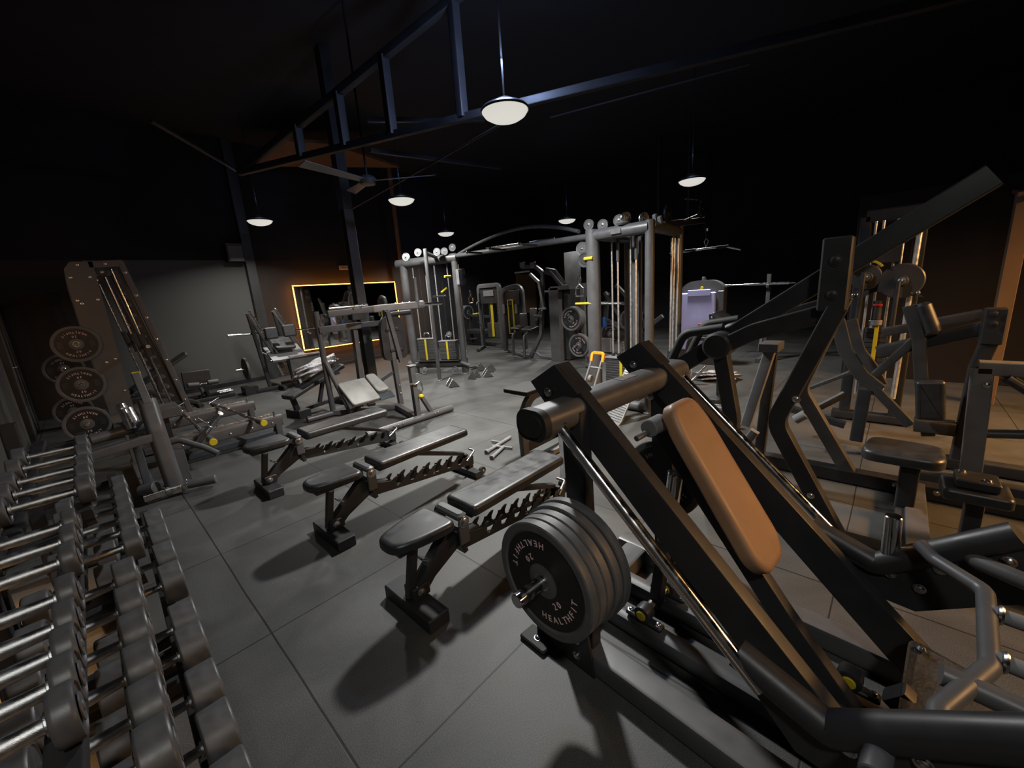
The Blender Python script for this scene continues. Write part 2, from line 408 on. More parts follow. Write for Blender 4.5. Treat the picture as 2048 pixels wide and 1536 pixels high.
# columns and pipes of the building
c = PZ(750, 800); cx, cy = 3.05, 6.0
g = G().boxz(cx-.07, cx+.07, cy-.075, cy-.06, 0, 2.87, .002).boxz(cx-.07, cx+.07, cy+.06, cy+.075, 0, 2.87, .002).boxz(cx-.012, cx+.012, cy-.06, cy+.06, 0, 2.87, .002)
t = g.build('column', mat('grey_steel_column', (0.06, 0.06, 0.06), 0.6, noise=(3, 0.15))); t['kind'] = 'structure'
g = G().boxz(cx-.07, cx+.07, cy-.075, cy+.075, 2.87, HC, .002); g.build('column', m_blackpole)['kind'] = 'structure'  # upper part of the column, darker from here up
p = PY(803, 520, YB-.35)
G().tube([(p.x, YB-.3, 0), (p.x, YB-.3, HC)], .055).build('pipe', m_rust)['kind'] = 'structure'
p = PY(516, 600, YB-.12)
G().boxz(p.x-.09, p.x+.09, YB-.14, YB, 0, HC).build('pillar', m_blackpole)['kind'] = 'structure'
for u, v0 in ((1318, 330), (1380, 300)):
    p = PX(u, v0, 10.5)
    G().tube([(p.x, p.y, 2.9), (p.x, p.y, HC)], .05).ring((p.x, p.y, 3.4), (0, 0, 1), .055, .015, 16, 6).build('pipe', m_truss)['kind'] = 'structure'
# tan column at the right edge and the brown lit partition behind
a, b = PZ(1935, 905), PZ(2005, 905)
TCX, TCY = 4.3, -0.75
p0, p1 = PY(2030, 412, TCY), PY(1950, 900, TCY)
struct('column', G().boxz(p0.x-.02, p0.x+.11, TCY-.12, TCY, 0, 2.15), m_tan)

q0, q1 = PY(1982, 371, TCY-.1), PY(2075, 392, TCY-.1)
G().beam([q0, q1], .05, .05).build('trim_2', m_tan)['kind'] = 'structure'
# lit mirror on the far wall
ym = YB-.14
c1, c2, c3, c4 = PY(592, 574, ym), PY(783, 566, ym), PY(812, 706, ym), PY(612, 712, ym)
mx0, mx1, mz0, mz1 = (c1.x+c4.x)/2, (c2.x+c3.x)/2, 0.55, (c1.z+c2.z)/2
mr = thing('mirror', 'wide wall mirror edged by an orange light strip on the far wall', 'mirror', loc=((mx0+mx1)/2, ym, 0))
hw = (mx1-mx0)/2
for bx in (-hw*.6, hw*.6): G().boxz(bx-.05, bx+.05, .045, .139, (mz0+mz1)/2-.1, (mz0+mz1)/2+.1).build('wall_bracket', m_black, mr)
G().boxz(-hw, hw, 0, .012, mz0, mz1, .002).build('mirror_glass', mat('mirror_glass', (0.8, 0.82, 0.82), 0.03, 1.0), mr)
G().boxz(-hw-.02, hw+.02, .02, .045, mz0-.02, mz1+.02).build('backing_board', m_black, mr)
m_led = mat('orange_light_strip', (1, .5, .15), 0.5, emit=((1.0, 0.36, 0.04), 17.0))
g = G()
for q in (((-hw-.035, -hw-.022, .018, .05, mz0, mz1)), ((hw+.022, hw+.035, .018, .05, mz0, mz1)), ((-hw-.035, hw+.035, .018, .05, mz1+.022, mz1+.035)), ((-hw-.035, hw+.035, .018, .05, mz0-.035, mz0-.022))): g.boxz(*q, .001)
g.build('light_strip', m_led, mr, 'glowing orange strip behind the glass edge')
# small things on the far wall
p = PY(470, 505, YB-.2); sp = thing('wall_speaker', 'small dark speaker box high on the grey far wall', 'speaker', loc=(p.x, YB-.12, 0))
G().box((0, 0, p.z), (.3, .22, .36)).build('cabinet', m_black, sp); G().box((0, -.115, p.z-.02), (.25, .01, .3)).build('grille', m_grey, sp)
p = PY(689, 535, YB-.03); sg = thing('wall_sign', 'small pale rounded sign above the lit mirror', 'sign', loc=(p.x, YB-.02, 0))
G().box((0, 0, p.z), (.27, .02, .1), ch=.01).build('sign_panel', mat('pale_sign', (.55, .38, .3), .5), sg)
g = G(); text_mesh(g, 'SERVICE', Matrix.Translation((0, -.012, p.z-.018)) @ Matrix.Rotation(PI/2, 4, 'X'), .05); g.build('lettering', m_rust, sg)

# roof truss
P0, P1, P2 = PZ(479, 345, 3.35), PZ(1100, 195, 3.35), PZ(1878, 2, 3.35)
d = (P2-P0); d.z = 0; d.normalize(); nrm = V3((-d.y, d.x, 0))
def PT(u, v):
    r = _ray(u, v); return EYE + r*((P0-EYE).dot(nrm)/r.dot(nrm))
tr = thing('roof_truss', 'dark steel roof truss crossing the ceiling above the large lamp', 'truss', loc=(P0.x, P0.y, 0))
tr['kind'] = 'structure'
def L0(p): return p-V3((P0.x, P0.y, 0))
G().beam([L0(P0), L0(P0+(P2-P0)*1.3)], .07, .08).build('bottom_chord', m_truss, tr)
T0 = P0; T1 = PT(905, 0); T1e = T0+(T1-T0)*1.25
G().beam([L0(T0), L0(T1e)], .09, .09).build('top_chord', m_truss, tr)
for u, v in ((595, 262), (675, 185), (765, 108), (905, 4)):
    p = PT(u, v); k = (p-T0).dot(d); b = V3((T0.x+d.x*k, T0.y+d.y*k, P0.z)); tp = T0+(T1-T0)*(k/((T1-T0).dot(d)))
    G().beam([L0(b), L0(V3((b.x, b.y, tp.z)))], .1, .1, (1, 0, 0)).build('vertical_strut', m_blackpole, tr)
Q0, Q1 = PZ(560, 330, 4.2), PZ(860, 300, 4.2)
qa, qb, qc = PZ(560, 279, 4.35), PZ(800, 333, 4.35), PZ(490, 330, 4.35)
struct('ceiling_panel', G().poly([PZ(555, 278, 4.35), PZ(660, 285, 4.35), PZ(800, 333, 4.35), PZ(500, 330, 4.35)], (0, 0, 1), .05), m_board)
for (ua, va, ub, vb, z, r) in ((1100, 235, 1500, 128, 3.7, .012), (1570, 655, 2010, 588, 2.6, .02), (480, 345, 300, 240, 3.8, .03), (1000, 250, 700, 420, 3.1, .012)):
    if ua == 1570: continue
    a, b = PZ(ua, va, z), PZ(ub, vb, z)
    G().tube([a, b], r).build('conduit', m_truss)['kind'] = 'structure'
for (ua, va, ub, vb, z) in ((968, 240, 735, 240, 4.0), (1000, 335, 740, 300, 3.6)):
    a, b = PZ(ua, va, z), PZ(ub, vb, z); G().beam([a, b], .06, .06).build('trim_1', m_truss)['kind'] = 'structure'

# hanging lamps
m_lampface = mat('lamp_diffuser', (.8, .8, .76), .4, emit=((1.0, 0.98, 0.9), 0.62))
m_lampbody = mat('lamp_housing', (.03, .03, .03), .4)
lamp_proto = None
lamp_px = [(1010, 225, 'largest round hanging lamp nearest the camera under the roof truss', 1.0), (803, 401, 'round hanging lamp above the left cable tower, beside the fan', .75), (520, 443, 'leftmost round hanging lamp in front of the far wall', .33),
           (892, 467, 'small round hanging lamp behind the left cable tower', .35), (1384, 362, 'round hanging lamp above the right cable tower', .5), (1134, 441, 'small round hanging lamp over the far weight machines', .4)]
for i, (u, v, lab, k) in enumerate(lamp_px):
    p = PZ(u, v, LAMP_Z)
    if lamp_proto is None:
        lp = thing('hanging_lamp', lab, 'lamp', loc=(p.x, p.y, LAMP_Z), group='round lamps hanging from the roof')
        G().lathe((0, 0, 0), (0, 0, 1), [(0.012, .207), (0.004, .213), (0.02, .22), (0.04, .20), (0.05, .10), (0.10, .08), (0.11, .03)], 32).build('housing', m_lampbody, lp)
        G().lathe((0, 0, .004), (0, 0, 1), [(-0.075, .02), (-0.071, .085), (-0.055, .14), (-0.028, .185), (0.004, .207)], 32).build('diffuser', m_lampface, lp, 'glowing round diffuser')
        G().tube([(0, 0, .13), (0, 0, HC-LAMP_Z)], .008, n=8).build('hanging_rod', m_truss, lp)
        lamp_proto = lp
    else:
        lp = copy_tree(lamp_proto); lp.location = (p.x, p.y, LAMP_Z); lp['label'] = lab
    light('lamp_light', 'AREA', (p.x, p.y, LAMP_Z-.085), LAMP_E*k, COOL, shape='DISK', size=.26, spread=math.radians(142))
    light('added_glow_light', 'POINT', (p.x, p.y, LAMP_Z+.42), GLOW_E*(1 if i == 0 else .03), (0.42, 0.56, 1.0), shadow_soft_size=.1)  # blue light added above each lamp, stands in for the lens glare

# ceiling fan
p = PZ(735, 362, 3.0)
fn = thing('ceiling_fan', 'three-bladed ceiling fan with pale blades hanging left of the large lamp', 'fan', loc=(p.x, p.y, p.z))
G().lathe((0, 0, -.05), (0, 0, 1), [(0, .05), (.01, .09), (.07, .11), (.1, .08), (.12, .03)], 24).build('motor_hub', m_grey, fn)
G().tube([(0, 0, .05), (0, 0, HC-3.0)], .012).build('down_rod', m_truss, fn)
for u, v in ((603, 327), (869, 350), (702, 384)):
    q = PZ(u, v, 3.0)-p; q.z = 0; L = q.length; q.normalize(); sd = V3((-q.y, q.x, 0)); w0, w1 = .045, .06
    g = G(); g.poly([q*.08+sd*w0+V3((0,0,.01)), q*L+sd*w1+V3((0,0,.018)), q*L-sd*w1-V3((0,0,.018)), q*.08-sd*w0-V3((0,0,.01))], (0, 0, 1), .008)
    g.build('fan_blade', m_silver, fn)
# ================================================================ adjustable benches
def rounded(pts, r, k=4):
    out = []; n = len(pts)
    for i in range(n):
        a, b, c = V3((*pts[i-1], 0)), V3((*pts[i], 0)), V3((*pts[(i+1) % n], 0))
        d1 = (a-b); d2 = (c-b); t = min(r, d1.length*.45, d2.length*.45); p = b+d1.normalized()*t; q = b+d2.normalized()*t
        for j in range(k+1):
            s = j/k; w_ = p*(1-s)**2+b*2*s*(1-s)+q*s*s; out.append((w_.x, w_.y))
    return out
def make_bench(label, x, y):
    t = thing('adjustable_bench', label, 'bench', loc=(x, y, 0), group='adjustable benches standing in a row')
    X = V3((1, 0, 0)); Y = V3((0, 1, 0))
    seat = rounded([(0.0, -.075), (0.0, .075), (.14, .118), (.335, .14), (.345, -.14), (.14, -.118)], .06)
    G().pad((0, 0, .395), X, Y, seat, .055, .022).build('seat', m_pad, t)
    G().box((.17, 0, .382), (.26, .13, .028)).build('seat_plate', m_black, t)
    G().pad((.465, 0, .395), X, Y, rounded([(0, -.125), (0, .125), (.83, .125), (.83, -.125)], .035), .06, .022).build('backrest', m_pad, t)
    G().poly([(.48, 0, .375), (1.16, 0, .385), (1.22, 0, .402), (.48, 0, .402)], Y, .16).build('backrest_frame', m_black, t)
    # hinge axle between seat and backrest
    g = G().boxz(.375, .435, -.105, .105, .40, .445, .012)
    g.build('hinge_cover', m_grey, t)
    for s in (-1, 1):
        bolt((.405, s*.11, .40), (0, s, 0), t, .024)
        G().box((.405, s*.1, .34), (.065, .016, .14), ch=.006).build('hinge_bracket', m_grey, t)
    # front foot: cross piece on the floor with folded end plates
    G().boxz(.065, .185, -.205, .205, .0, .075, .006).build('front_foot', m_black, t)
    G().box((.145, 0, .11), (.10, .09, .07), ch=.006).build('foot_mount', m_black, t)
    # spine: up from the foot to the knee, down to the rear foot
    G().beam([(.13, 0, .09), (.40, 0, .33)], .07, .085, (0, 0, 1)).build('front_leg', m_black, t)
    G().beam([(.12, .0, .10), (.42, 0, .245), (.56, 0, .235)], .055, .06, (0, 0, 1)).build('brace', m_black, t)
    G().beam([(.10, 0, .09), (.155, 0, .37)], .04, .045, (1, 0, 0)).build('seat_strut', m_black, t)
    G().box((.20, 0, .25), (.05, .05, .012), ((.8, 0, -.6), Y, (.6, 0, .8)), .002).build('stop_plate', m_steel, t)
    G().beam([(.40, 0, .33), (.44, 0, .18)], .03, .12, (0, 1, 0)).build('knee_plate', m_black, t)
    # ladder with six hook notches, one plate each side
    for s in (-1, 1):
        out = [(.42, .275), (.46, .205), (1.38, .105), (1.38, .155)]
        n = 6
        top = []
        for k in range(n):
            xa = 1.27-k*.118; zb = .165+(1.27-xa)*.115
            top += [(xa, zb+.008), (xa-.012, zb-.014), (xa-.030, zb-.028), (xa-.052, zb-.030), (xa-.066, zb-.018), (xa-.066, zb+.004), (xa-.054, zb+.020), (xa-.046, zb+.034), (xa-.062, zb+.036), (xa-.084, zb+.026), (xa-.098, zb+.016)]
        out = [(.42, .29), (.44, .195), (1.38, .085), (1.38, .165)] + top
        G().poly([(a, s*.042, b) for a, b in out], Y, .008).build('ladder_plate', m_black, t)
    for s in (-1, 1):
        bolt((.62, s*.048, .205), (0, s, 0), t, .009); bolt((.95, s*.048, .165), (0, s, 0), t, .009); bolt((.135, s*.05, .115), (0, s, 0), t, .018); bolt((.15, s*.025, .365), (0, s, 0), t, .018)
    G().beam([(.82, .0, .375), (1.30, 0, .20)], .055, .028, (0, 0, 1)).tube([(1.30, -.06, .195), (1.30, .06, .195)], .012).build('support_arm', m_black, t)
    # rear foot with wheels
    g = G().beam([(1.33, -.17, .035), (1.33, .19, .035)], .08, .05); g.beam([(1.36, 0, .05), (1.36, 0, .16)], .07, .05, (1, 0, 0)); g.build('rear_foot', m_black, t)
    for s, yy in ((-1, -.15), (1, .17)):
        G().cyl((1.38, yy-.014, .05), (1.38, yy+.014, .05), .035, 20).build('wheel', m_rubber, t)
        bolt((1.38, yy-.015 if s < 0 else yy+.015, .05), (0, s, 0), t, .011)
    G().tube([(1.30, -.05, .14), (1.42, -.02, .19), (1.42, .05, .19)], .01, .02).build('carry_handle', m_steel, t)
    return t
make_bench('nearest padded flat bench, its seat beside the stacked weight plates', .775, 1.66)
make_bench('middle padded flat bench between the two others of the row', .79, 2.665)
make_bench('farthest padded flat bench of the row, in front of the low machine', .745, 3.875)

# ================================================================ dumbbells and their racks
def make_dumbbell(r, wd, hl, kind):
    """along x; right end of the right head at x = 0"""
    t = bpy.data.objects.new('dumbbell', None); COL.objects.link(t)
    for x0 in (-wd, -2*wd-hl):
        prof = [(.003, r*.84), (0, r*.88), (.001, r*.95), (.004, r*.985), (.008, r), (wd-.008, r), (wd-.004, r*.985), (wd-.001, r*.95), (wd, r*.88), (wd-.003, r*.84)]
        h = G().lathe((x0, 0, 0), (1, 0, 0), prof, 28).build('head', m_urethane, t)
        e = x0+wd if x0 == -wd else x0
        s = 1 if x0 == -wd else -1
        G().lathe((e, 0, 0), (s, 0, 0), [(0, r*.5), (.002, r*.48), (.002, r*.2), (.004, r*.16)], 16).build('end_cap', m_plate, h)
    a, b = -wd-hl, -wd; m_ = (a+b)/2
    G().lathe((a, 0, 0), (1, 0, 0), [(0, .022), (.006, .022), (.008, .014), (hl*.2, .0145), (hl*.5, .0175), (hl*.8, .0145), (hl-.008, .014), (hl-.006, .022), (hl, .022)], 16).build('handle', m_knurl, t, 'knurled chrome handle')
    return t
def _xr(tier, y, far): 
    if tier == 0: return .045+.026*y
    if tier == 1: return (-.020+.012*y) if far else (-.052+.012*y)
    return -.09+.006*y if far else -.132+.006*y
TIERS = {}
bot_y = [PZ(u, v, .42).y for u, v in ((322, 1017), (334, 1045), (347, 1080), (362, 1120), (388, 1197), (405, 1243), (431, 1323), (461, 1403), (493, 1507))]
mid_y = [PZ(u, v, .71).y for u, v in ((247, 945), (253, 963), (255, 982), (260, 1003), (261, 1025), (270, 1050), (268, 1112), (280, 1161), (290, 1215), (307, 1274), (316, 1351), (336, 1432))]
top_y = [PZ(u, v, .95).y for u, v in ((75, 905), (75, 925), (65, 952), (60, 975), (50, 1003), (51, 1067), (51, 1100), (37, 1145), (32, 1219), (35, 1275), (35, 1330), (32, 1395), (32, 1464))]
ROWS = [('bottom', bot_y, .33, lambda f: (.094, .082, .13), 4), ('middle', mid_y, .63, lambda f: (.078, .064, .15) if not f else (.070, .058, .15), 6), ('top', top_y, .935, lambda f: (.050, .034, .17) if not f else (.056, .046, .17), 5)]
ORD = ['nearest', 'second', 'third', 'fourth', 'fifth', 'sixth', 'seventh', 'eighth', 'ninth', 'tenth', 'eleventh', 'twelfth', 'thirteenth']
protos = {}
for ti, (tn, ys, zc, dim, nfar) in enumerate(ROWS):
    ys = sorted(ys, reverse=True)
    for i, yy in enumerate(ys):
        far = i < nfar; k = (ti, far)
        if k not in protos:
            protos[k] = d = make_dumbbell(*dim(far), '')
        else: d = copy_tree(protos[k])
        d.location = (_xr(ti, yy, far), yy, zc)
        n = len(ys)-1-i
        tag(d, f"grey round-headed dumbbell, {ORD[n]} from the camera on the {tn} tier of the rack", 'dumbbell', f'dumbbells on the {tn} tier of the rack')
def make_rack(label, y0, y1, tiers, far, ends=(1, 1)):
    t = thing('dumbbell_rack', label, 'rack', loc=(-.1, (y0+y1)/2, 0)); o = V3((-.1, (y0+y1)/2, 0))
    for s, ye in ((-1, y0+.05), (1, y1-.05)):
        y = ye-o.y
        G().beam([(-.28, y, 1.02), (-.30, y, .05)], .07, .05, (0, 1, 0)).build('upright', m_black, t)
        G().beam([(-.30, y, 0.035), (.16, y, 0.035)], .06, .06, (0, 0, 1)).build('foot', m_black, t)
        for ti in range(3):
            zc, dm = ROWS[ti][2], ROWS[ti][3](far); z = zc-dm[0]-.03; xr = _xr(ti, ye, far)+.1
            G().beam([(-.29, y, z-.05), (xr-.02, y, z-.02)], .045, .05, (0, 0, 1)).build('shelf_arm', m_black, t)
    for ti in range(3):
        zc, dm = ROWS[ti][2], ROWS[ti][3](far); z = zc-dm[0]+.001
        for k, dx in enumerate((-dm[1]*.95, -dm[1]-dm[2]-dm[1]*.05)):
            xa, xb = _xr(ti, y0, far)+.1+dx, _xr(ti, y1, far)+.1+dx
            G().beam([(xa, y0-o.y, z-.02), (xb, y1-o.y, z-.02)], .05, .035).build('shelf_rail', m_black, t)
    return t
yb = (sorted(mid_y)[5]+sorted(mid_y)[6])/2
make_rack('black three-tier dumbbell rack nearer the camera', .55, yb, None, False)
make_rack('black three-tier dumbbell rack farther from the camera, before the plate-loaded smith machine', yb+.02, 3.75, None, True)
# ================================================================ weight plates
def plate_meshes(R, th, text=True, grips=False, word='HEALTHFIT', num='20'):
    """disc along +z (outer face at z = th); returns list of (name, mesh, material)"""
    out = []
    g = G().lathe((0, 0, 0), (0, 0, 1), [(0, R*.12), (0, R*.72), (.004, R*.80), (0, R*.86), (.0, R*.975), (.004, R), (th-.004, R), (th, R*.975), (th, R*.87), (th-.006, R*.83), (th-.006, R*.30), (th, R*.25), (th, R*.12), (0, R*.12)], 56, cap=False)
    out.append(('disc', g, m_plate))
    out.append(('shaded_face', G().lathe((0, 0, 0), (0, 0, 1), [(th-.0065, R*.29), (th-.0055, R*.29), (th-.0055, R*.835), (th-.0065, R*.835)], 48, cap=False), m_faceshade))  # thin added disc, darkens the face as shade would
    out.append(('hub_ring', G().lathe((0, 0, -.0005), (0, 0, 1), [(0, R*.118), (0, R*.15), (th+.002, R*.15), (th+.002, R*.118)], 28, cap=False), m_steel))
    if text:
        s = R*.155
        for rot in (0, PI):
            g = G(); arc_text(g, word, R*.70, s, th-.005, rot); out.append(('lettering', g, m_white))
            g = G(); arc_text(g, num, R*.47, s, th-.005, rot); out.append(('number', g, m_white))
    if grips:
        for sx in (-1, 1): out.append(('grip_recess', G().boxz(sx*R*.62-R*.12, sx*R*.62+R*.12, -R*.2, R*.2, th-.0075, th-.004, .001), m_black))
    return out
_plate_cache = {}
def make_plate(p, axis, label, group, R=.215, th=.036, text=True, grips=False, spin=0.0, cat='weight plate', name='weight_plate', parent_loc=None):
    """p = back centre, axis = outward direction of the lettered face"""
    key = (R, th, text, grips)
    if key not in _plate_cache:
        t = bpy.data.objects.new(name, None); COL.objects.link(t)
        for nm, g, m in plate_meshes(R, th, text, grips): g.build(nm, m, t)
        _plate_cache[key] = t
    else: t = copy_tree(_plate_cache[key])
    q = V3(axis).to_track_quat('Z', 'Y'); t.rotation_mode = 'QUATERNION'
    t.rotation_quaternion = q @ Matrix.Rotation(spin, 3, 'Z').to_quaternion(); t.location = p
    return tag(t, label, cat, group)

# ================================================================ hack squat machine in the foreground
HF = Frame(1.17, 1.07, -4.2)
hs = thing('hack_squat_machine', 'large black plate-loaded hack squat machine with twin inclined beams in the foreground', 'gym machine', HF)
A, B = .10, .725
# base rails and cross beam
G().beam([(.055, 0.0, .052), (.055, -1.75, .052)], .115, .1, c=.02).build('base_rail', m_grey, hs)
G().beam([(.80, .05, .052), (.80, -1.75, .052)], .10, .1, c=.02).build('base_rail', m_grey, hs)
G().beam([(.0, -.10, .05), (.80, -.06, .05)], .13, .095, c=.02).build('base_cross_beam', m_grey, hs)
for x in (.30, .52): G().beam([(x, -.15, .055), (x, -1.45, .055)], .085, .085, c=.03).build('inner_rail', m_grey, hs)
G().beam([(.05, -1.42, .05), (.80, -1.42, .05)], .11, .09, c=.02).build('base_cross_beam', m_grey, hs)
for x, y in ((-.03, .0), (.86, .04)):
    G().box((x, y-.03, .012), (.09, .15, .02), ch=.008).build('foot_pad', m_rubber, hs)
    bolt((x, y-.03, .02), (0, 0, 1), hs, .013)
# posts
G().beam([(.055, -.25, .0), (.055, -.25, .28), (.055, -.225, 1.12)], .095, .06, (1, 0, 0), .1, c=.008).build('upright_post', m_black, hs)
G().poly([(-.005, -.33, .01), (-.005, -.16, .01), (-.005, -.20, .24), (-.005, -.29, .24)], (1, 0, 0), .012).build('post_flange', m_black, hs)
G().beam([(.785, -.24, .1), (.785, -.20, 1.12)], .11, .08, (1, 0, 0), 0, c=.008).build('upright_post', m_black, hs)
for z in (.06, .14): bolt((-.012, -.24, z), (-1, 0, 0), hs, .014)
for y, z in ((-.27, .62), (-.25, .84)): bolt((.735, y, z), (-1, 0, 0), hs, .012)
# top crossbar
cb = G().sweep([(-.13, -.2, 1.11), (.92, -.2, 1.11)], rrect(.135, .105, .045, 5)).build('top_crossbar', m_grey, hs)
G().sweep([(-.165, -.2, 1.11), (-.155, -.2, 1.11)], rrect(.11, .08, .038, 5)).sweep([(-.157, -.2, 1.11), (-.125, -.2, 1.11)], rrect(.142, .112, .048, 5)).build('end_cap', m_rubber, cb)
G().sweep([(.92, -.2, 1.11), (.93, -.2, 1.11)], rrect(.108, .098, .042, 5)).build('end_cap', m_rubber, cb)
lb = G().box((.44, -.2, 1.163), (.12, .05, .003), ch=.001).build('label_plate', m_plate, cb, 'small black maker plate with golden letter')
g = G(); put_glyph(g, 'L', Matrix.Translation((.44, -.205, 1.165)) @ Matrix.Rotation(-.5, 4, 'Z') @ Matrix.Scale(.045, 4)); g.build('lettering', mat('gold_print', (.7, .5, .12), .35, .6), lb)
# guide beams with gusset ears, and the chrome guide rods
for x, nm in ((A, 'left'), (B, 'right')):
    s = -1 if x == A else 1
    G().beam([(x, -.10, 1.225), (x, -1.235, .135)], .13, .055, (1, 0, 0), c=.006).build('guide_beam', m_black, hs)
    G().poly([(x, .0, 1.20), (x, -.13, 1.28), (x, -.24, 1.18), (x, -.13, 1.06)], (1, 0, 0), .09).build('gusset_plate', m_black, hs)
    bolt((x-.052, -.10, 1.17), (-1, 0, 0), hs, .014); bolt((x-.052, -.19, 1.02), (-1, 0, 0), hs, .014)
for x in (-.055, .885):
    s = -1 if x < 0 else 1
    for dx in (0,):
        G().cyl((x, -.24, 1.09), (x, -.915, .475), .021, 24).build('guide_rod', m_chrome, hs, 'polished chrome guide rod')
    G().cyl((x, -.20, 1.125), (x, -.25, 1.08), .032, 20).build('rod_clamp', m_black, hs)
    bolt((x-.02, -.215, 1.145), (0, .7, .7), hs, .012)
# side arms of the carriage: fat tube with a plate under it
for x in (-.03, .80):
    G().tube([(x, -.845, .53), (x, -1.06, .455), (x, -1.37, .715)], .042, .03, 18, (1, 0, 0)).build('side_arm', m_black, hs)
    g = G().poly([(x, -.86, .48), (x, -1.06, .44), (x, -1.36, .70), (x, -1.45, .60), (x, -1.45, .52), (x, -1.18, .32), (x, -1.0, .33)], (1, 0, 0), .018)
    g.build('side_plate', m_black, hs)
    s = -1 
    for y, z in ((-1.10, .44), (-1.22, .52), (-1.36, .62), (-1.18, .42)): bolt((x-.012, y, z), (s, 0, 0), hs, .014)
G().cyl((.80, -1.09, .50), (.80, -1.085, .67), .026, 20).build('storage_peg', m_chrome, hs, 'short upright chrome peg')
G().cyl((-.13, -1.15, .50), (-.04, -1.15, .50), .028, 20).build('stop_knob', m_grey, hs)
# shoulder handle frame
G().tube([(.74, -1.16, .62), (.70, -1.20, .60), (.60, -1.31, .60), (.26, -1.31, .60), (.04, -1.23, .60), (-.03, -1.23, .60)], .021, .05, 14).build('grip_frame', m_grey, hs)
for x, yb_ in ((.50, -1.62), (.30, -1.60)):
    G().tube([(x, -1.315, .60), (x-.04, yb_, .62)], .02, n=14).build('grip', m_foam, hs)
    G().ring((x-.003, -1.335, .602), (0, 1, 0), .022, .006, 20, 6).build('grip_collar', m_steel, hs)
G().tube([(.80, -1.27, .62), (.77, -1.29, .60), (.70, -1.42, .61), (.62, -1.75, .66)], .026, .05, 14).build('grip_frame', m_grey, hs)
G().tube([(.16, -1.23, .60), (.18, -1.40, .58), (.30, -1.62, .60)], .026, .06, 14).build('grip_frame', m_grey, hs)
# back pad on its spine
u_ = V3((0, -.36, -.55)).normalized()
G().pad((.275, -.425, 1.085), u_, V3((1, 0, 0)), [(a, b) for a, b in rounded([(.0, .03), (.0, .21), (.10, .245), (.60, .245), (.66, .19), (.66, .05), (.60, .0), (.10, .0)], .05)], .06, .022).build('back_pad', m_padbrown, hs, 'light brown vinyl back pad')
nb = u_.cross(V3((1, 0, 0)))
if nb.z > 0: nb = -nb
G().beam([V3((.40, -.45, 1.02))+nb*.07, V3((.40, -.86, .37)), V3((.40, -1.09, .10))], .075, .055, (1, 0, 0), .05, c=.01).build('pad_spine', m_black, hs)
G().cyl((.262, -.41, 1.02), (.36, -.41, 1.02), .035, 20).build('neck_roll', m_foam, hs, 'grey ribbed grip roll')
G().cyl((.19, -.40, 1.0), (.30, -.41, 1.01), .011, 14).build('release_handle', m_grey, hs)
# pivot bearings and damper peg
def bearing(x, y, z, par):
    b = G().lathe((x-.03, y, z), (1, 0, 0), [(0, .028), (.004, .036), (.03, .038), (.056, .036), (.06, .028)], 24).box((x, y, z-.035), (.04, .17, .02), ch=.005).build('bearing', m_black, par)
    G().lathe((x-.036, y, z), (1, 0, 0), [(0, .018), (.002, .021), (.006, .021)], 20).build('bearing_cap', m_yellow, b, 'round yellow cap')
    for s in (-1, 1): bolt((x, y+s*.065, z-.025), (0, 0, 1), b, .012)
    return b
bearing(.30, -.375, .15, hs); bearing(.52, -.375, .15, hs); bearing(.30, -1.05, .165, hs); bearing(.50, -1.05, .165, hs)
G().tube([(.30, -.375, .15), (.52, -.375, .15)], .018).build('pivot_axle', m_steel, hs)
G().beam([(.40, -.375, .13), (.40, -.42, .50)], .05, .06, (1, 0, 0)).build('lever_arm', m_black, hs)
G().cyl((.40, -.42, .48), (.40, -.455, .80), .030, 22).build('lever_peg', m_chrome, hs, 'dull chrome sleeve on the lever')
G().cyl((.40, -.418, .47), (.40, -.422, .50), .037, 22).build('sleeve_collar', m_grey, hs)
# foot plate
G().poly([(a, -1.18-(b*.55), .30-b*.12) for a, b in rounded([(.14, 0), (.66, 0), (.66, .75), (.14, .75)], .05)], V3((0, .12, -.55)).cross(V3((1, 0, 0))), .012).build('foot_plate', m_treadplate, hs, 'grey textured foot plate')
for x, b in ((.18, .05), (.62, .05), (.18, .45)): bolt((x, -1.18-b*.55, .31-b*.12), (0, 0, 1), hs, .010)
G().beam([(.40, -1.16, .28), (.40, -1.42, .09)], .08, .06, (1, 0, 0)).build('foot_plate_bracket', m_black, hs)
# pegs that carry the plates
G().cyl((.0, -.27, .56), (-.345, -.27, .56), .025, 24).build('plate_peg', m_chrome, hs, 'chrome plate peg')
G().cyl((.84, -.165, .51), (1.08, -.165, .51), .025, 24).build('plate_peg', m_chrome, hs, 'chrome plate peg')
for k, (x, R) in enumerate(((-.012, .232), (-.058, .228), (-.099, .218), (-.140, .218), (-.181, .218))):
    make_plate(HF.wld((x, -.27, .56-(.225-R)*.0)), -HF.ex, ['black weight plate innermost on the left peg of the hack squat, against the post', 'black weight plate second from the post on the left peg of the hack squat',
        'black weight plate, middle one of five on the left peg of the hack squat', 'black weight plate just behind the lettered front plate of the hack squat', 'lettered black weight plate facing out at the front of the left stack'][k],
        'weight plates on the left peg of the hack squat', R=(.232, .228, .218, .218, .218)[k], th=.038, text=(k == 4), spin=.75)
for k, x in enumerate((.85, .89)):
    make_plate(HF.wld((x+.034, -.165, .51)), -HF.ex, ['lettered black plate behind the right post of the hack squat', 'black plate behind the lettered one on the right peg of the hack squat'][k], 'weight plates on the right peg of the hack squat', R=.215, th=.034, text=(k == 0), spin=.35)
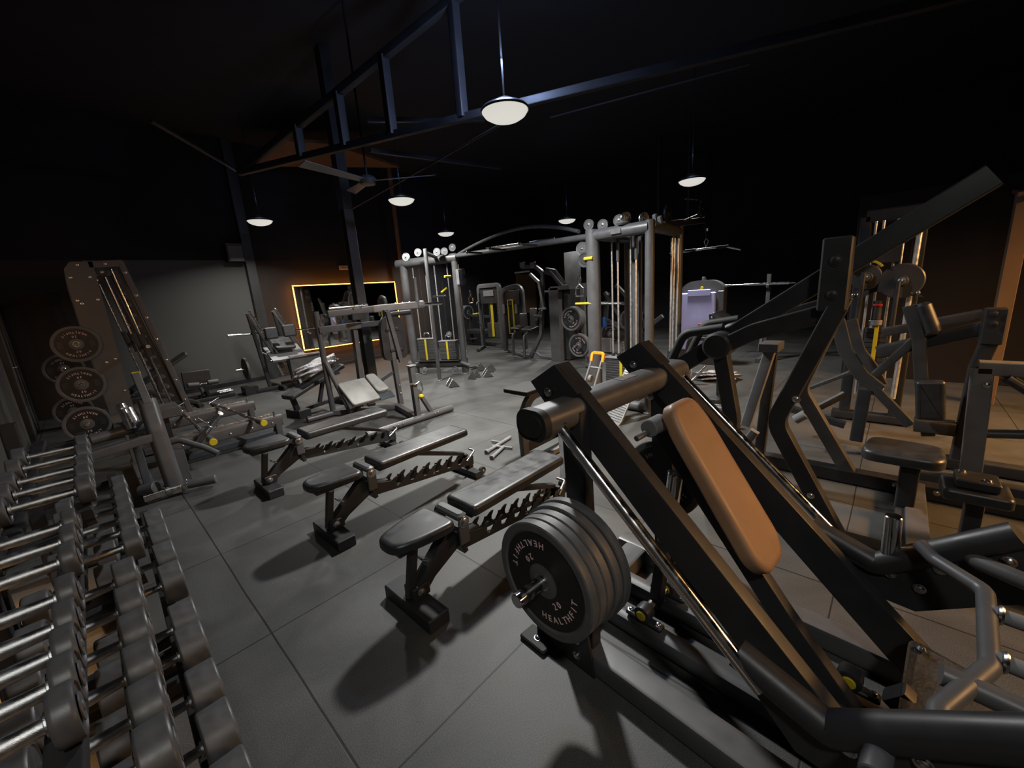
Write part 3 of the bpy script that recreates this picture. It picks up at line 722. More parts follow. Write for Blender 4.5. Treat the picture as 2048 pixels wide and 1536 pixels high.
# ================================================================ helpers for machines drawn by picks
def mv(p, dx=0, dy=0, dz=0): return V3((p[0]+dx, p[1]+dy, p[2]+dz))
def plate_at(F, p, axis, label, group, **k): return make_plate(F.wld(p), F.ex*axis[0]+F.ey*axis[1]+V3((0, 0, axis[2])), label, group, **k)
def wheel_g(p, ax, r, w_):
    return G().lathe(V3(p)-V3(ax)*w_/2, ax, [(0, r*.25), (0, r*.55), (w_*.12, r*.60), (w_*.12, r*.82), (0, r*.9), (0, r), (w_*.3, r*.93), (w_*.7, r*.93), (w_, r), (w_, r*.9), (w_*.88, r*.82), (w_*.88, r*.60), (w_, r*.55), (w_, r*.25)], 28)
def pulley(p, ax, r, parent, m=None, w_=.03):
    o = wheel_g(p, ax, r, w_).build('pulley', m or m_pulley, parent)
    bolt(V3(p)+V3(ax).normalized()*(w_/2), ax, o, .012); bolt(V3(p)-V3(ax).normalized()*(w_/2), -V3(ax), o, .012)
    return o

# ================================================================ smith machine at the far left
SF = Frame(0, 7.5, 0)
sm = thing('smith_machine', 'tall dark smith machine with plates stored on its side, by the grey wall', 'gym machine', SF)
def S_(u, v): return SF.Y(u, v, 0)
for yo in (0, 1.55):
    col = [(.07, yo, .03), (.065, yo, 2.10), (.12, yo, 2.26), (.33, yo, 2.30), (.33, yo, 2.22), (.30, yo, 2.12), (.335, yo, .03)]
    G().poly([(.09, yo, .03), (.065, yo, 2.08), (.075, yo, 2.2), (.14, yo, 2.285), (.34, yo, 2.29), (.33, yo, .03)], (0, 1, 0), .07).build('rear_column', m_grey, sm)
    G().beam([(.30, yo, 2.25), (.62, yo, 2.27)], .07, .09, c=.01).build('top_beam', m_grey, sm)
    G().beam([(.60, yo, 2.29), (.93, yo, .06)], .07, .075, (0, 1, 0), c=.01).build('front_post', m_grey, sm)
    G().beam([(.0, yo, .05), (1.02, yo, .05)], .08, .09, c=.01).build('base_rail', m_black, sm)
    # hook plate with notches
    n = 12; out = []
    for k in range(n+1):
        z = .35+k*.145; xx = .865-(z-.06)*.148
        out += [(xx-.10, yo, z), (xx-.10, yo, z+.05), (xx-.05, yo, z+.07), (xx-.06, yo, z+.10)]
    out += [(.53, yo, 2.2), (.845, yo, .33)]
    G().poly([mv(p, .02, 0 if yo else .03) for p in out], (0, 1, 0), .012).build('hook_plate', m_black, sm)
    for k in range(7): z = .35+k*.30; bolt((.93-(z-.06)*.148, yo-.037, z), (0, -1, 0), sm, .012)
    for x, z in ((.11, 2.1), (.28, 2.1), (.11, 1.82), (.14, 1.78), (.29, 1.82), (.29, 1.05), (.20, 1.02), (.29, .62), (.2, 2.25), (.45, 2.26)): bolt((x, yo-.037, z), (0, -1, 0), sm, .011)
    for dx in (0,):
        G().cyl((.50, yo+.02, 2.20), (.76, yo+.02, .10), .016, 14).build('guide_rod', m_chrome, sm)
    G().cyl((.42, yo-.0, 2.10), (.67, yo-.0, .10), .013, 14).build('counterweight_rod', m_steel, sm)
    pulley((.40, yo-.01, 2.16), (0, 1, 0), .055, sm, m_black)
    G().beam([(.605, yo+.02, 1.34), (.645, yo+.02, 1.02)], .07, .055, (0, 1, 0)).build('carriage', m_black, sm)
    G().beam([(.53, yo, 1.36), (.57, yo, 1.10)], .05, .04, (0, 1, 0)).build('carriage', m_black, sm)
G().cyl((.62, -.15, 1.18), (.62, 1.7, 1.18), .016, 16).build('bar', m_chrome, sm, 'long chrome bar between the posts')
G().cyl((.62, -.30, 1.18), (.62, -.05, 1.18), .025, 16).build('bar_sleeve', m_steel, sm)
G().beam([(.15, 0, 2.24), (.15, 1.55, 2.24)], .07, .07).build('top_crossmember', m_black, sm)
G().beam([(.15, 0, .10), (.15, 1.55, .10)], .07, .07).build('rear_crossmember', m_black, sm)
sm_pegs = [S_(153, 688), S_(163, 768), S_(175, 846)]
lbl = ['top', 'middle', 'bottom']
for k, p in enumerate(sm_pegs):
    G().cyl((p.x, -.03, p.z), (p.x, -.11, p.z), .024).build('storage_peg', m_chrome, sm)
    make_plate(SF.wld((p.x, -.045, p.z)), (0, -1, 0), f'lettered black plate on the {lbl[k]} peg of the smith machine side facing the room', 'plates stored on the smith machine', R=.225, th=.04, grips=True)
for k, (u, v) in enumerate(((128, 738), (148, 822))):
    p = SF.Y(u, v, 1.52)
    G().cyl((p.x, 1.5, p.z), (p.x, 1.43, p.z), .024).build('storage_peg', m_chrome, sm)
    make_plate(SF.wld((p.x, 1.505, p.z)), (0, -1, 0), f'lettered black plate on the far side frame of the smith machine, {("upper", "lower")[k]} one', 'plates stored on the smith machine', R=.225, th=.04, grips=True)

# incline bench inside the smith machine
IB = Frame(.70, 8.7, 0)
ib = thing('incline_bench', 'dark incline bench raised at an angle inside the smith machine', 'bench', IB)
a, b_ = IB.Y(262, 783, 0), IB.Y(372, 708, 0)
d_ = (b_-a).normalized()
G().pad(a+V3((0, -.14, 0)), d_, V3((0, 1, 0)), oval((b_-a).length, .28, .04), .06, .02).build('backrest', m_pad, ib)
s0 = IB.Y(215, 793, 0)
G().pad(V3((s0.x, -.14, a.z-.06)), V3((1, 0, 0)), V3((0, 1, 0)), oval(max(.3, a.x-s0.x), .28, .04), .06, .02).build('seat', m_pad, ib)
G().beam([(s0.x+.1, 0, a.z-.06), (s0.x+.05, 0, .04)], .07, .07, (0, 1, 0)).build('front_leg', m_black, ib)
G().beam([(s0.x+.1, 0, a.z-.09), (a.x+.2, 0, a.z-.06), (b_.x, 0, .05)], .07, .07, (0, 1, 0)).build('frame', m_black, ib)
G().beam([a+d_*.4-V3((0, 0, .02)), (a.x+.35, 0, .25)], .05, .05, (0, 1, 0)).build('support', m_black, ib)
for x in (s0.x+.05, b_.x): G().beam([(x, -.25, .03), (x, .25, .03)], .07, .05).build('foot', m_black, ib)

# bench with two rollers further right
RB = Frame(1.35, 9.3, 0)
rb = thing('roller_bench', 'dark bench pad with two grey foam rollers, standing before the grey wall', 'gym machine', RB)
p00, p10, p11, p01 = [RB.Y(u, v, 0) for u, v in ((370, 782), (425, 770), (421, 734), (362, 746))]
up_ = (p01-p00).normalized()
G().pad(p00+V3((0, .02, 0)), up_, (p10-p00).normalized(), rounded([(0, 0), (0, (p10-p00).length), ((p01-p00).length, (p10-p00).length), ((p01-p00).length, 0)], .02), .06, .02).build('pad', m_pad, rb)
for u0, v0, u1, v1 in ((375, 771, 399, 769), (415, 765, 437, 762)):
    a, b_ = RB.Y(u0, v0, -.15), RB.Y(u1, v1, -.15); G().cyl(a, b_, .045, 20, .01).build('foam_roller', m_grey, rb)
c_ = RB.Y(407, 770, -.15)
G().cyl(RB.Y(395, 769, -.15), RB.Y(420, 765, -.15), .012).build('roller_axle', m_chrome, rb)
G().beam([c_, (c_.x+.05, -.12, .06)], .06, .05, (1, 0, 0)).build('front_post', m_black, rb)
G().beam([mv(p00, .25, .0, .0), (p00.x+.25, -.1, .05)], .07, .07, (1, 0, 0)).build('rear_post', m_black, rb)
for yy in (-.35, .1): G().beam([(p00.x-.1, yy, .035), (p10.x+.25, yy, .035)], .06, .06).build('base_rail', m_black, rb)
for yy in (-.42, -.25): G().cyl((p10.x+.0, yy, .12), (p10.x+.22, yy, .12), .02).build('foot_bar', m_steel, rb)

# ================================================================ low platform machine with chrome bars and yellow caps
PM = Frame(1.0, 5.5, 0)
pm = thing('belt_squat_machine', 'low dark platform machine with two chrome bars ending in yellow caps', 'gym machine', PM)
for yo, x0, x1, z1 in ((0, -.62, .53, .27), (1.2, -.75, .55, .27)):
    G().beam([(x0, yo, z1-.07), (x1, yo, z1-.07)], .10, .14, c=.03).build('side_rail', m_grey, pm)
    G().beam([(x1-.06, yo, .0), (x1-.06, yo, z1-.1)], .13, .07, (1, 0, 0)).build('rail_leg', m_grey, pm)
    G().beam([(x0+.1, yo, .0), (x0+.1, yo, z1-.1)], .13, .07, (1, 0, 0)).build('rail_leg', m_grey, pm)
    G().beam([(x0+.05, yo+.03, z1+.012), (x1-.1, yo+.03, z1+.012)], .012, .02).build('slide_bar', m_steel, pm)
    for k in range(5): bolt((x0+.15+k*.22, yo-.052, z1-.08), (0, -1, 0), pm, .012)
    G().cyl((x1-.07, yo, z1), (x1-.07, yo, z1+.05), .012).build('stop_pin', m_steel, pm)
G().boxz(-.45, .46, -.04, .55, .015, .075).build('deck', m_treadplate, pm, 'grey flat deck plate')
G().boxz(-.75, .10, .60, 1.1, .02, .09).build('deck', m_grey, pm)
G().beam([(-.5, .6, .06), (.5, .6, .06)], .1, .06).build('center_beam', m_black, pm)
def capbar(a, b_):
    a, b_ = V3(a), V3(b_); d_ = (b_-a).normalized()
    o = G().cyl(a, b_, .014, 14).build('chrome_bar', m_chrome, pm)
    for t in (.02, .25, .6, .8): G().cyl(a+(b_-a)*t, a+(b_-a)*(t+.1), .022, 14).build('collar', m_steel, o)
    G().cyl(b_-d_*.16, b_-d_*.005, .032, 18).build('sleeve', m_grey, o)
    G().cyl(b_-d_*.01, b_+d_*.02, .036, 20).build('end_cap', m_yellow, o, 'round yellow end cap')
    G().box(a, (.06, .10, .06)).build('hinge_block', m_grey, o)
    G().cyl(a+V3((-.05, 0, .02)), a+V3((.08, .03, .07)), .008).build('lever_pin', m_steel, o)
capbar(PM.Z(357, 818, .30), PM.Z(426, 884, .28)); capbar(PM.Z(427, 808, .30), PM.Z(527, 846, .30))
a, b_ = PM.Z(393, 889, .16), PM.Z(441, 826, .50)
G().cyl(a, b_, .032, 22).build('storage_peg', m_chrome, pm, 'thick slanting bronze-toned peg')
G().cyl(a, a+(b_-a)*.04, .055, 22).build('peg_flange', m_black, pm)
G().ring(a+(b_-a)*.62, b_-a, .034, .007).cyl(a+(b_-a)*.62+V3((-.03, 0, .02)), a+(b_-a)*.62+V3((-.10, 0, .11)), .008).build('spring_clip', m_steel, pm)

# flat rubber platform strip in front of it
mt = G().boxz(-.6, .62, -.045, .035, .0, .022, .004).build('floor_strip', m_rubber); mt.location = (1.0, 5.42, 0)
tag(mt, 'thin dark strip lying on the floor before the low platform machine', 'floor strip')

# ================================================================ row machine between the dumbbells and the platform
RM = Frame(.30, 4.55, 0)
rm = thing('seated_row_machine', 'dark machine with one bent upright and two floor foot bars beside the dumbbells', 'gym machine', RM)
def R_(u, v, x=0.0): return RM.X(u, v, x)
up0, up1, up2 = V3((.0, 0, .06)), R_(322, 860, 0.02), R_(307, 808, .03)
G().sweep(fillet([(.02, -.02, .03), (.0, .04, .62), (.0, .14, .86)], .2), rrect(.10, .13, .04, 4), (1, 0, 0)).build('bent_upright', m_grey, rm)
G().beam([(.0, .10, .84), (-.02, .18, 1.10)], .05, .06, (1, 0, 0)).build('upright_extension', m_grey, rm)
G().cyl((-.045, .18, 1.10), (.015, .18, 1.10), .013).build('pivot_cap', m_yellow, rm)
G().cyl((.05, .12, .75), (.05, .35, .78), .016).build('pull_bar', m_steel, rm)
G().cyl((-.06, -.02, .07), (.06, -.02, .07), .05, 20).beam([(-.2, -.02, .06), (.12, -.03, .07)], .07, .06).build('foot_axle', m_steel, rm)
G().cyl((.10, -.05, .075), (.30, -.14, .075), .040, 22, .006).build('foot_bar', m_grey, rm, 'grey foot tube with chrome ring')
G().ring((.10, -.05, .075), (1, -.4, 0), .04, .006).build('foot_ring', m_chrome, rm)
G().cyl((-.20, .08, .10), (-.10, .0, .12), .052, 22).build('counterweight', m_grey, rm)
G().beam([(-.14, -.02, .045), (-.14, 1.3, .045)], .1, .09).build('base_rail', m_grey, rm)
G().beam([(-.45, -.0, .52), (.0, .02, .56)], .06, .07).build('side_arm', m_grey, rm)
G().tube([(-.40, .25, .60), (-.05, .3, .62), (.05, .3, .60)], .045, .05).build('side_tube', m_grey, rm)
G().beam([(-.14, 1.2, .05), (-.14, 1.25, .52), (-.2, 1.0, .60)], .08, .07, (1, 0, 0), .1).build('seat_post', m_grey, rm)
G().tube([(.02, .3, .40), (.15, .25, .42), (.30, .1, .33), (.38, .0, .26)], .026, .08).build('handle_tube', m_grey, rm, 'bent grey handle tube')
G().boxz(.08, .16, .15, .30, .0, .34).build('rear_leg', m_grey, rm)
G().beam([(-.14, .25, .1), (-.14, .25, .58)], .06, .06, (1, 0, 0)).build('link_post', m_grey, rm)
G().cyl((-.14, .22, .62), (-.16, .32, .84), .035, 18).build('weight_peg', m_steel, rm)
G().lathe((-.16, .30, .80), (0, -.1, 1), [(0, .038), (.01, .042), (.02, .038)], 18).build('peg_collar', m_steel, rm)
G().cyl((-.09, .35, .60), (-.12, .42, .78), .035, 18).build('weight_peg', m_steel, rm)
G().cyl((-.47, -.015, .54), (-.43, -.015, .54), .018).build('pivot_cap', m_yellow, rm)
G().boxz(-.02, .36, 1.5, 1.9, .40, .52, .01).build('seat_box', m_grey, rm); G().boxz(.10, .24, 1.6, 1.8, .09, .40).build('seat_pedestal', m_black, rm)

# ================================================================ leg press by the lit mirror
LP = Frame(2.5, 8.9, 0)
lp_ = thing('leg_press', 'dark inclined leg press with upright black shoulder pads beside the lit mirror', 'gym machine', LP)
def Q_(u, v, y=0.0): return LP.Y(u, v, y)
for yo, t, m1 in ((-.18, (493, 627), (566, 735)), (.18, (545, 622), (600, 700))):
    a, b_ = LP.Y(*t, yo), LP.Y(*m1, yo)
    G().beam([a, b_], .05, .07, (0, 1, 0)).build('slide_rail', m_grey, lp_)
    G().cyl(mv(a, .05, 0, .05), mv(b_, .05, 0, .05), .02).build('slide_rod', m_chrome, lp_)
    G().beam([mv(a, .02, 0, -.04), (a.x+.14, yo, .02)], .06, .06, (0, 1, 0)).build('rear_upright', m_black, lp_)
    G().beam([(a.x-.1, yo, .04), (a.x+1.1, yo, .04)], .07, .07).build('base_rail', m_black, lp_)
a, b_ = Q_(455, 672, -.2), Q_(535, 665, -.1)
G().cyl(a, b_, .022).build('plate_sleeve', m_chrome, lp_, 'long chrome plate sleeve'); 
a, b_ = Q_(590, 660, .2), Q_(632, 655, .3); G().cyl(a, b_, .018).build('plate_sleeve', m_chrome, lp_)
for us in ((532, 654, 553, 680), (568, 648, 589, 675)):
    c0, c1 = Q_(us[0], us[3], -.22), Q_(us[2], us[1], -.22)
    G().pad((c0.x, -.20, c0.z), V3((1, 0, 0)), V3((0, .15, 1)), rounded([(0, 0), (c1.x-c0.x, 0), (c1.x-c0.x, c1.z-c0.z), (0, c1.z-c0.z)], .03), .07, .02).build('shoulder_pad', m_pad, lp_)
c0 = Q_(553, 701, -.3); c1 = Q_(593, 697, -.3); c2 = Q_(547, 682, -.3)
G().pad(c0, (c1-c0), V3((0, .35, (c2.z-c0.z))), rounded([(0, 0), ((c1-c0).length, 0), ((c1-c0).length, .42), (-.04, .42)], .04), .06, .02).build('seat_pad', m_pad, lp_)
G().box(mv((c0+c1)/2, 0, .12, -.07), (.62, .5, .05), (V3((1, 0, 0)), V3((0, .35, c2.z-c0.z)), V3((0, -(c2.z-c0.z), .35)))).build('seat_frame', m_silver, lp_)
bx0, bx1 = Q_(576, 716, -.4), Q_(636, 706, -.4)
G().box(((bx0.x+bx1.x)/2, -.45, .42), (bx1.x-bx0.x, .05, .34)).build('foot_plate', m_grey, lp_)
G().box(((bx0.x+bx1.x)/2, -.47, .62), (bx1.x-bx0.x, .10, .03)).build('foot_plate_edge', m_silver, lp_)
G().beam([(bx0.x+.08, -.45, .3), (bx0.x+.08, -.62, .0)], .08, .06, (1, 0, 0)).build('front_leg', m_black, lp_)
G().beam([(bx1.x-.08, -.45, .3), (bx1.x-.08, -.62, .0)], .08, .06, (1, 0, 0)).build('front_leg', m_black, lp_)
G().beam([(a.x-.6, -.5, .05), (a.x-.6, .5, .05)], .06, .06).build('base_cross_beam', m_black, lp_)
p0, p1 = Q_(553, 727, -.3), Q_(566, 751, -.3)
G().cyl(p0, p1, .03).build('gas_damper', m_steel, lp_)
G().cyl(Q_(541, 722, -.35), Q_(570, 718, -.35), .014).build('release_handle', m_steel, lp_)
g0 = Q_(523, 705, -.35); G().tube([mv(g0, 0, 0, .25), g0, mv(g0, .08, 0, -.05)], .012, .03).build('grip', m_steel, lp_)
q = Q_(492, 738, -.05)
G().cyl(mv(q, -.17), mv(q, .06), .022).build('storage_peg', m_steel, lp_, 'brassy storage peg')
make_plate(LP.wld(mv(q, .02)), (-1, 0, 0), 'black plate on the low storage peg of the inclined leg press', 'plate on the leg press', R=.21, th=.04, text=False)
G().boxz(q.x-.12, q.x+.1, -.2, .1, 0, .14).build('base_foot', m_black, lp_)
# ================================================================ lever squat machine in the middle of the room
LM = Frame(2.65, 5.1, 0)
lm = thing('lever_row_machine', 'open dark frame machine with pale worn foot pad and hanging oval chest pad', 'gym machine', LM)
def K(u, v, y): return LM.Y(u, v, y)
fl = [(-.39, .66), (-.24, .41), (.43, .17), (.13, -.73), (.33, -.70)]
G().tube([(-.39, .62, .04), (-.39, .62, 1.47)], .038, n=16).build('rear_upright', m_grey, lm)
G().tube([(-.385, .60, .78), (-.25, .38, .05)], .034, n=16).build('rear_strut', m_grey, lm)
G().beam([(.43, .17, .03), (.40, .19, 1.42)], .07, .07, (1, 0, 0), c=.012).build('front_upright', m_grey, lm)
G().beam([(.43, .17, .55), (.10, .45, .30)], .05, .05).build('side_brace', m_grey, lm)
# base
G().tube([(-.75, .62, .045), (-.36, .62, .045)], .042, n=16).build('base_tube', m_grey, lm)
G().beam([(-.39, .62, .05), (.30, .05, .05)], .08, .07).build('base_beam', m_grey, lm)
G().beam([(.30, .05, .05), (.13, -.70, .05)], .08, .07).build('base_beam', m_grey, lm)
G().tube([(-.60, -.75, .045), (.66, -.75, .045)], .044, n=16).build('base_tube', m_grey, lm)
for x in (-.2, -.14, .35, .4): bolt((x, -.79, .06), (0, -1, 0), lm, .014)
for x, y, z in ((.43, .13, .20), (.43, .13, .32)): bolt((x, y, z), (0, -1, 0), lm, .013)
# small front post with hook, brace and yellow pull ball
G().beam([(.13, -.72, .05), (.12, -.72, .72)], .07, .07, (1, 0, 0), c=.01).build('catch_post', m_grey, lm)
G().box((.12, -.72, .735), (.10, .09, .015), ch=.003).build('catch_plate', m_silver, lm)
G().beam([(.16, -.72, .42), (.33, -.73, .08)], .05, .06, (0, 1, 0)).build('post_brace', m_grey, lm)
G().tube([(.05, -.76, .52), (.12, -.77, .50), (.20, -.77, .53), (.22, -.77, .42), (.19, -.77, .36)], .009, .03).build('wire_loop', m_steel, lm)
G().lathe((.18, -.77, .30), (0, 0, 1), [(0, .005), (.008, .025), (.03, .036), (.052, .028), (.06, .008)], 20).build('pull_ball', m_yellow, lm, 'yellow pull ball')
# horizontal beams
a, b_ = K(652, 666, .45), K(736, 651, .35)
G().beam([(-.39, .60, 1.22), (.12, .44, 1.235)], .08, .09, c=.012).build('lower_beam', m_grey, lm)
G().beam([(.12, .44, 1.235), (.40, .22, 1.25)], .07, .07, c=.012).build('lower_beam', m_grey, lm)
G().beam([(.02, .50, .04), (.05, .50, 1.22)], .09, .07, (1, 0, 0), c=.01).build('mast', m_grey, lm)
G().beam([(-.32, .42, 1.43), (.28, .32, 1.445)], .10, .09, c=.014).build('lever_beam', m_grey, lm)
G().cyl((-.30, .40, 1.50), (.22, .34, 1.505), .022).build('lever_tube', m_chrome, lm)
G().beam([(.28, .32, 1.445), (1.0, .22, 1.45)], .10, .10, c=.014).build('lever_beam', m_silver, lm)
G().cyl((.95, .22, 1.45), (1.06, .205, 1.45), .06, 24).build('lever_hub', m_silver, lm)
G().cyl((1.05, .205, 1.45), (1.38, .16, 1.445), .024).build('plate_sleeve', m_chrome, lm)
G().cyl((.98, .24, 1.46), (.98, .24, 1.85), .03).build('lever_post', m_silver, lm)
G().box((.05, .36, 1.36), (.20, .14, .09), ch=.01).build('pivot_block', m_black, lm)
for x in (.0, .1, .62, .74, .86): bolt((x, .27, 1.50), (0, 0, 1), lm, .012)
G().cyl((.4, .2, 1.35), (.75, .1, 1.36), .035).build('grip_tube', m_rubber, lm)
# oval chest pad seen from behind, on its carrier
G().beam([(.40, .14, 1.40), (.50, .12, .66)], .065, .04, (0, 1, 0)).build('pad_carrier', m_grey, lm)
pc = V3((.46, .17, 1.02)); ov = rounded([(-.195, -.32), (.195, -.32), (.195, .16), (.10, .34), (-.10, .34), (-.195, .16)], .11, 6)
ax = V3((1, 0, -.0)); ay = V3((-.08, 0, 1))
G().pad(pc, ax, ay, ov, .012, .004).build('pad_board', m_black, lm)
G().pad(pc+V3((0, .075, 0)), ax, ay, ov, .07, .02).build('chest_pad', m_pad, lm)
for z in (1.14, .84):
    for x in (-.07, .07): bolt((.46+x-(z-1.02)*.1, .15, z), (0, -1, 0), lm, .018)
    G().box((.46-(z-1.02)*.1, .145, z), (.22, .02, .035)).build('pad_bracket', m_black, lm)
# pale foot pad, sloping
o0 = V3((-.52, -.02, .50)); f0, f1, f2, f3 = K(682, 771, 0), K(752, 754, 0), K(790, 789, -.1), K(706, 816, -.35)
ex_ = (f1-f0); ey_ = (f3-f0)
G().pad(f3+V3((0, 0, .0)), ex_, -ey_, rounded([(0, 0), (ex_.length*.76, 0), (ex_.length*.76, ey_.length), (0, ey_.length)], .04), .05, .015).build('foot_pad', m_padpale, lm, 'pale worn grey pad')
G().pad(f3+ex_*.79, ex_, -ey_, rounded([(0, ey_.length*.25), (ex_.length*.36, ey_.length*.25), (ex_.length*.28, ey_.length*1.08), (0, ey_.length*1.08)], .05), .06, .018).build('foot_pad', m_padpale, lm, 'narrow pale pad beside the wide one')
G().pad(f3+ex_*.78-V3((0, 0, .01)), ex_, -ey_, [(0, 0), (ex_.length*.42, 0), (ex_.length*.42, ey_.length*.3), (0, ey_.length*.3)], .012, .004).build('tread_plate', m_treadplate, lm)
G().beam([f3+ex_*.5-V3((0, 0, .03)), f0+ex_*.5-V3((0, 0, .04))], .10, .04, (0, 0, 1)).build('pad_frame', m_black, lm)
G().beam([f0+ex_*.5-V3((0, 0, .05)), (f0.x+ex_.x*.5, .2, .06)], .06, .06, (1, 0, 0)).build('pad_support', m_black, lm)
G().beam([mv(f0, -.03, 0, -.02), mv(f3, -.03, 0, -.02)], .03, .05).build('pad_side_rail', m_black, lm)

# incline bench beside it, carrying a crumpled bag
B2 = Frame(1.95, 6.2, 12)
b2 = thing('incline_bench', 'dark padded incline bench with a crumpled grey bag lying on its back end', 'bench', B2)
t0, t1 = B2.Y(562, 796, 0), B2.Y(650, 742, 0)
dd = (t1-t0); L_ = dd.length*1.25
G().pad(t0+V3((0, -.14, -.02)), dd, V3((0, 1, 0)), oval(L_, .28, .05), .06, .02).build('backrest', m_pad, b2)
G().beam([t0+dd*.12-V3((0, 0, .03)), t0+dd*1.2-V3((0, 0, .04))], .08, .05, (0, 0, 1)).build('backrest_frame', m_black, b2)
ff = B2.Z(590, 822, .05)
G().beam([t0+dd*.2-V3((0, 0, .05)), (t0.x+dd.x*.28, 0, .06)], .07, .06, (0, 1, 0)).build('front_leg', m_black, b2)
G().boxz(t0.x+dd.x*.28-.09, t0.x+dd.x*.28+.09, -.17, .17, 0, .11).build('front_foot', m_black, b2)
G().beam([(t0.x+dd.x*.3, 0, .08), (t0.x+dd.x*1.3, 0, .10)], .06, .06).build('spine', m_black, b2)
G().beam([t0+dd*.95-V3((0, 0, .05)), (t0.x+dd.x*.75, 0, .10)], .05, .05, (0, 1, 0)).build('support_arm', m_black, b2)
G().boxz(t0.x+dd.x*1.25-.04, t0.x+dd.x*1.25+.04, -.25, .25, 0, .07).build('rear_foot', m_black, b2)
# crumpled bag and scattered things on the next bench
def lump(name, c_, size, m, seed, parent=None, ax=None, n=18, k=.22):
    rnd = random.Random(seed); ph = [(rnd.uniform(0, 6), rnd.uniform(3, 9), rnd.uniform(3, 9), rnd.uniform(3, 9)) for _ in range(7)]
    ex, ey, ez = ax if ax else (V3((1, 0, 0)), V3((0, 1, 0)), V3((0, 0, 1))); g = G(); vs = []; c_ = V3(c_)
    for i in range(n+1):
        th = PI*i/n
        for j in range(2*n):
            p_ = PI*j/n; d = V3((math.sin(th)*math.cos(p_), math.sin(th)*math.sin(p_), math.cos(th)))
            e = 1+k*sum(math.sin(a+d.x*b+d.y*c2+d.z*e2) for a, b, c2, e2 in ph)/3
            q = V3([math.copysign(abs(x)**.75, x) for x in d])*e
            vs.append(c_+ex*q.x*size[0]/2+ey*q.y*size[1]/2+ez*max(q.z, -.8)*size[2]/2)
    fs = [(i*2*n+j, i*2*n+(j+1) % (2*n), (i+1)*2*n+(j+1) % (2*n), (i+1)*2*n+j) for i in range(n) for j in range(2*n)]
    g._add(vs, fs); return g.build(name, m, parent, angle=50)
bc = t0+dd*.86; nz = V3((-dd.z, 0, dd.x)).normalized()
bag = lump('crumpled_bag', B2.wld(bc+nz*.13), (.62, .30, .17), m_bag, 3, None, (B2.ex*dd.normalized().x+V3((0, 0, dd.normalized().z)), B2.ey, B2.ex*nz.x+V3((0, 0, nz.z))), 26, .3)
tag(bag, 'crumpled pale grey bag lying on the incline bench', 'bag')
# ================================================================ cable towers
def stack(g, x0, x1, y0, y1, z0, z1, n):
    h = (z1-z0)/n
    for k in range(n): g.boxz(x0, x1, y0, y1, z0+k*h+.002, z0+(k+1)*h-.002, .003)
    return g
def rope_handle(p, parent, down=.30):
    """carabiner and stirrup handle hanging from p"""
    q = V3(p)
    G().tube([q, mv(q, 0, 0, -down*.35)], .006, n=6).build('cable', m_black, parent)
    c_ = mv(q, 0, 0, -down*.35-.05)
    G().sweep([c_+V3((0, .022*math.sin(a), .05*math.cos(a))) for a in [2*PI*i/16 for i in range(16)]], circ(.006, 6), (1, 0, 0), closed=True).build('carabiner', m_chrome, parent)
    b = mv(c_, 0, 0, -.05)
    G().tube([b, mv(b, 0, -.055, -.05), mv(b, 0, -.06, -.15), mv(b, 0, .06, -.15), mv(b, 0, .055, -.05), b], .008, .01, 8, (1, 0, 0)).build('stirrup_handle', m_steel, parent)
RTF = Frame(4.52, 2.07, 0)
rt = thing('cable_tower', 'tall grey cable tower with weight stack, pulleys and hanging pulldown bar, right of centre', 'gym machine', RTF)
H_ = 2.17
for x, y, r, m in ((0, 0, .052, m_grey), (.02, .74, .085, m_grey), (1.05, .10, .065, m_grey), (1.0, .78, .05, m_grey)):
    G().cyl((x, y, 0), (x, y, H_+.04), r, 28, .004).build('column', m, rt)
    G().cyl((x, y, 0), (x, y, .02), r*1.35, 28).build('column_foot', m_grey, rt)
G().tube([(0, 0, H_-.03), (.02, .74, H_-.03)], .07, n=24).build('top_tube', m_grey, rt)
G().tube([(0, 0, H_-.02), (1.05, .1, H_-.02)], .065, n=24).build('top_tube', m_grey, rt)
G().tube([(.02, .74, H_-.02), (1.0, .78, H_-.02)], .06, n=24).build('top_tube', m_grey, rt)
G().tube([(0, 0, .07), (.02, .74, .07)], .06, n=24).build('base_tube', m_grey, rt)
G().tube([(0, 0, .07), (1.05, .1, .07)], .06, n=24).build('base_tube', m_grey, rt)
G().box((-.068, .38, H_-.03), (.005, .13, .055), ch=.002).build('maker_plate', m_plate, rt)
# front stack with yellow number strip and guide rods
f0, f1 = RTF.X(1216, 712, .18), RTF.X(1284, 712, .18); zt = .62
y0, y1 = .18, .64
stack(G(), .10, .30, y0, y1, .10, zt, 16).build('weight_stack', m_stack, rt)
G().boxz(.09, .095, .395, .435, .12, zt+.01, .001).build('number_strip', m_yellow, rt, 'yellow number strip')
G().boxz(.09, .31, y0-.01, y1+.01, zt, zt+.02).build('top_weight', m_silver, rt)
for y in (.26, .33, .50, .58): G().cyl((.2, y, zt), (.2, y, H_-.06), .011, 12).build('guide_rod', m_rod, rt); G().cyl((.2, y, zt+.02), (.2, y, zt+.06), .024, 14).build('rod_bush', m_rubber, rt)
for y in (.26, .50): G().cyl((.2, y, H_-.35), (.2, y, H_-.07), .02, 14).build('rod_sleeve', m_grey, rt)
G().tube([(.14, .41, zt), (.14, .41, zt+.22)], .016).build('selector_stem', m_steel, rt)
for x in (.45, .60): G().boxz(x-.02, x+.02, .38, .43, .1, H_-.05).build('inner_column', m_grey, rt)
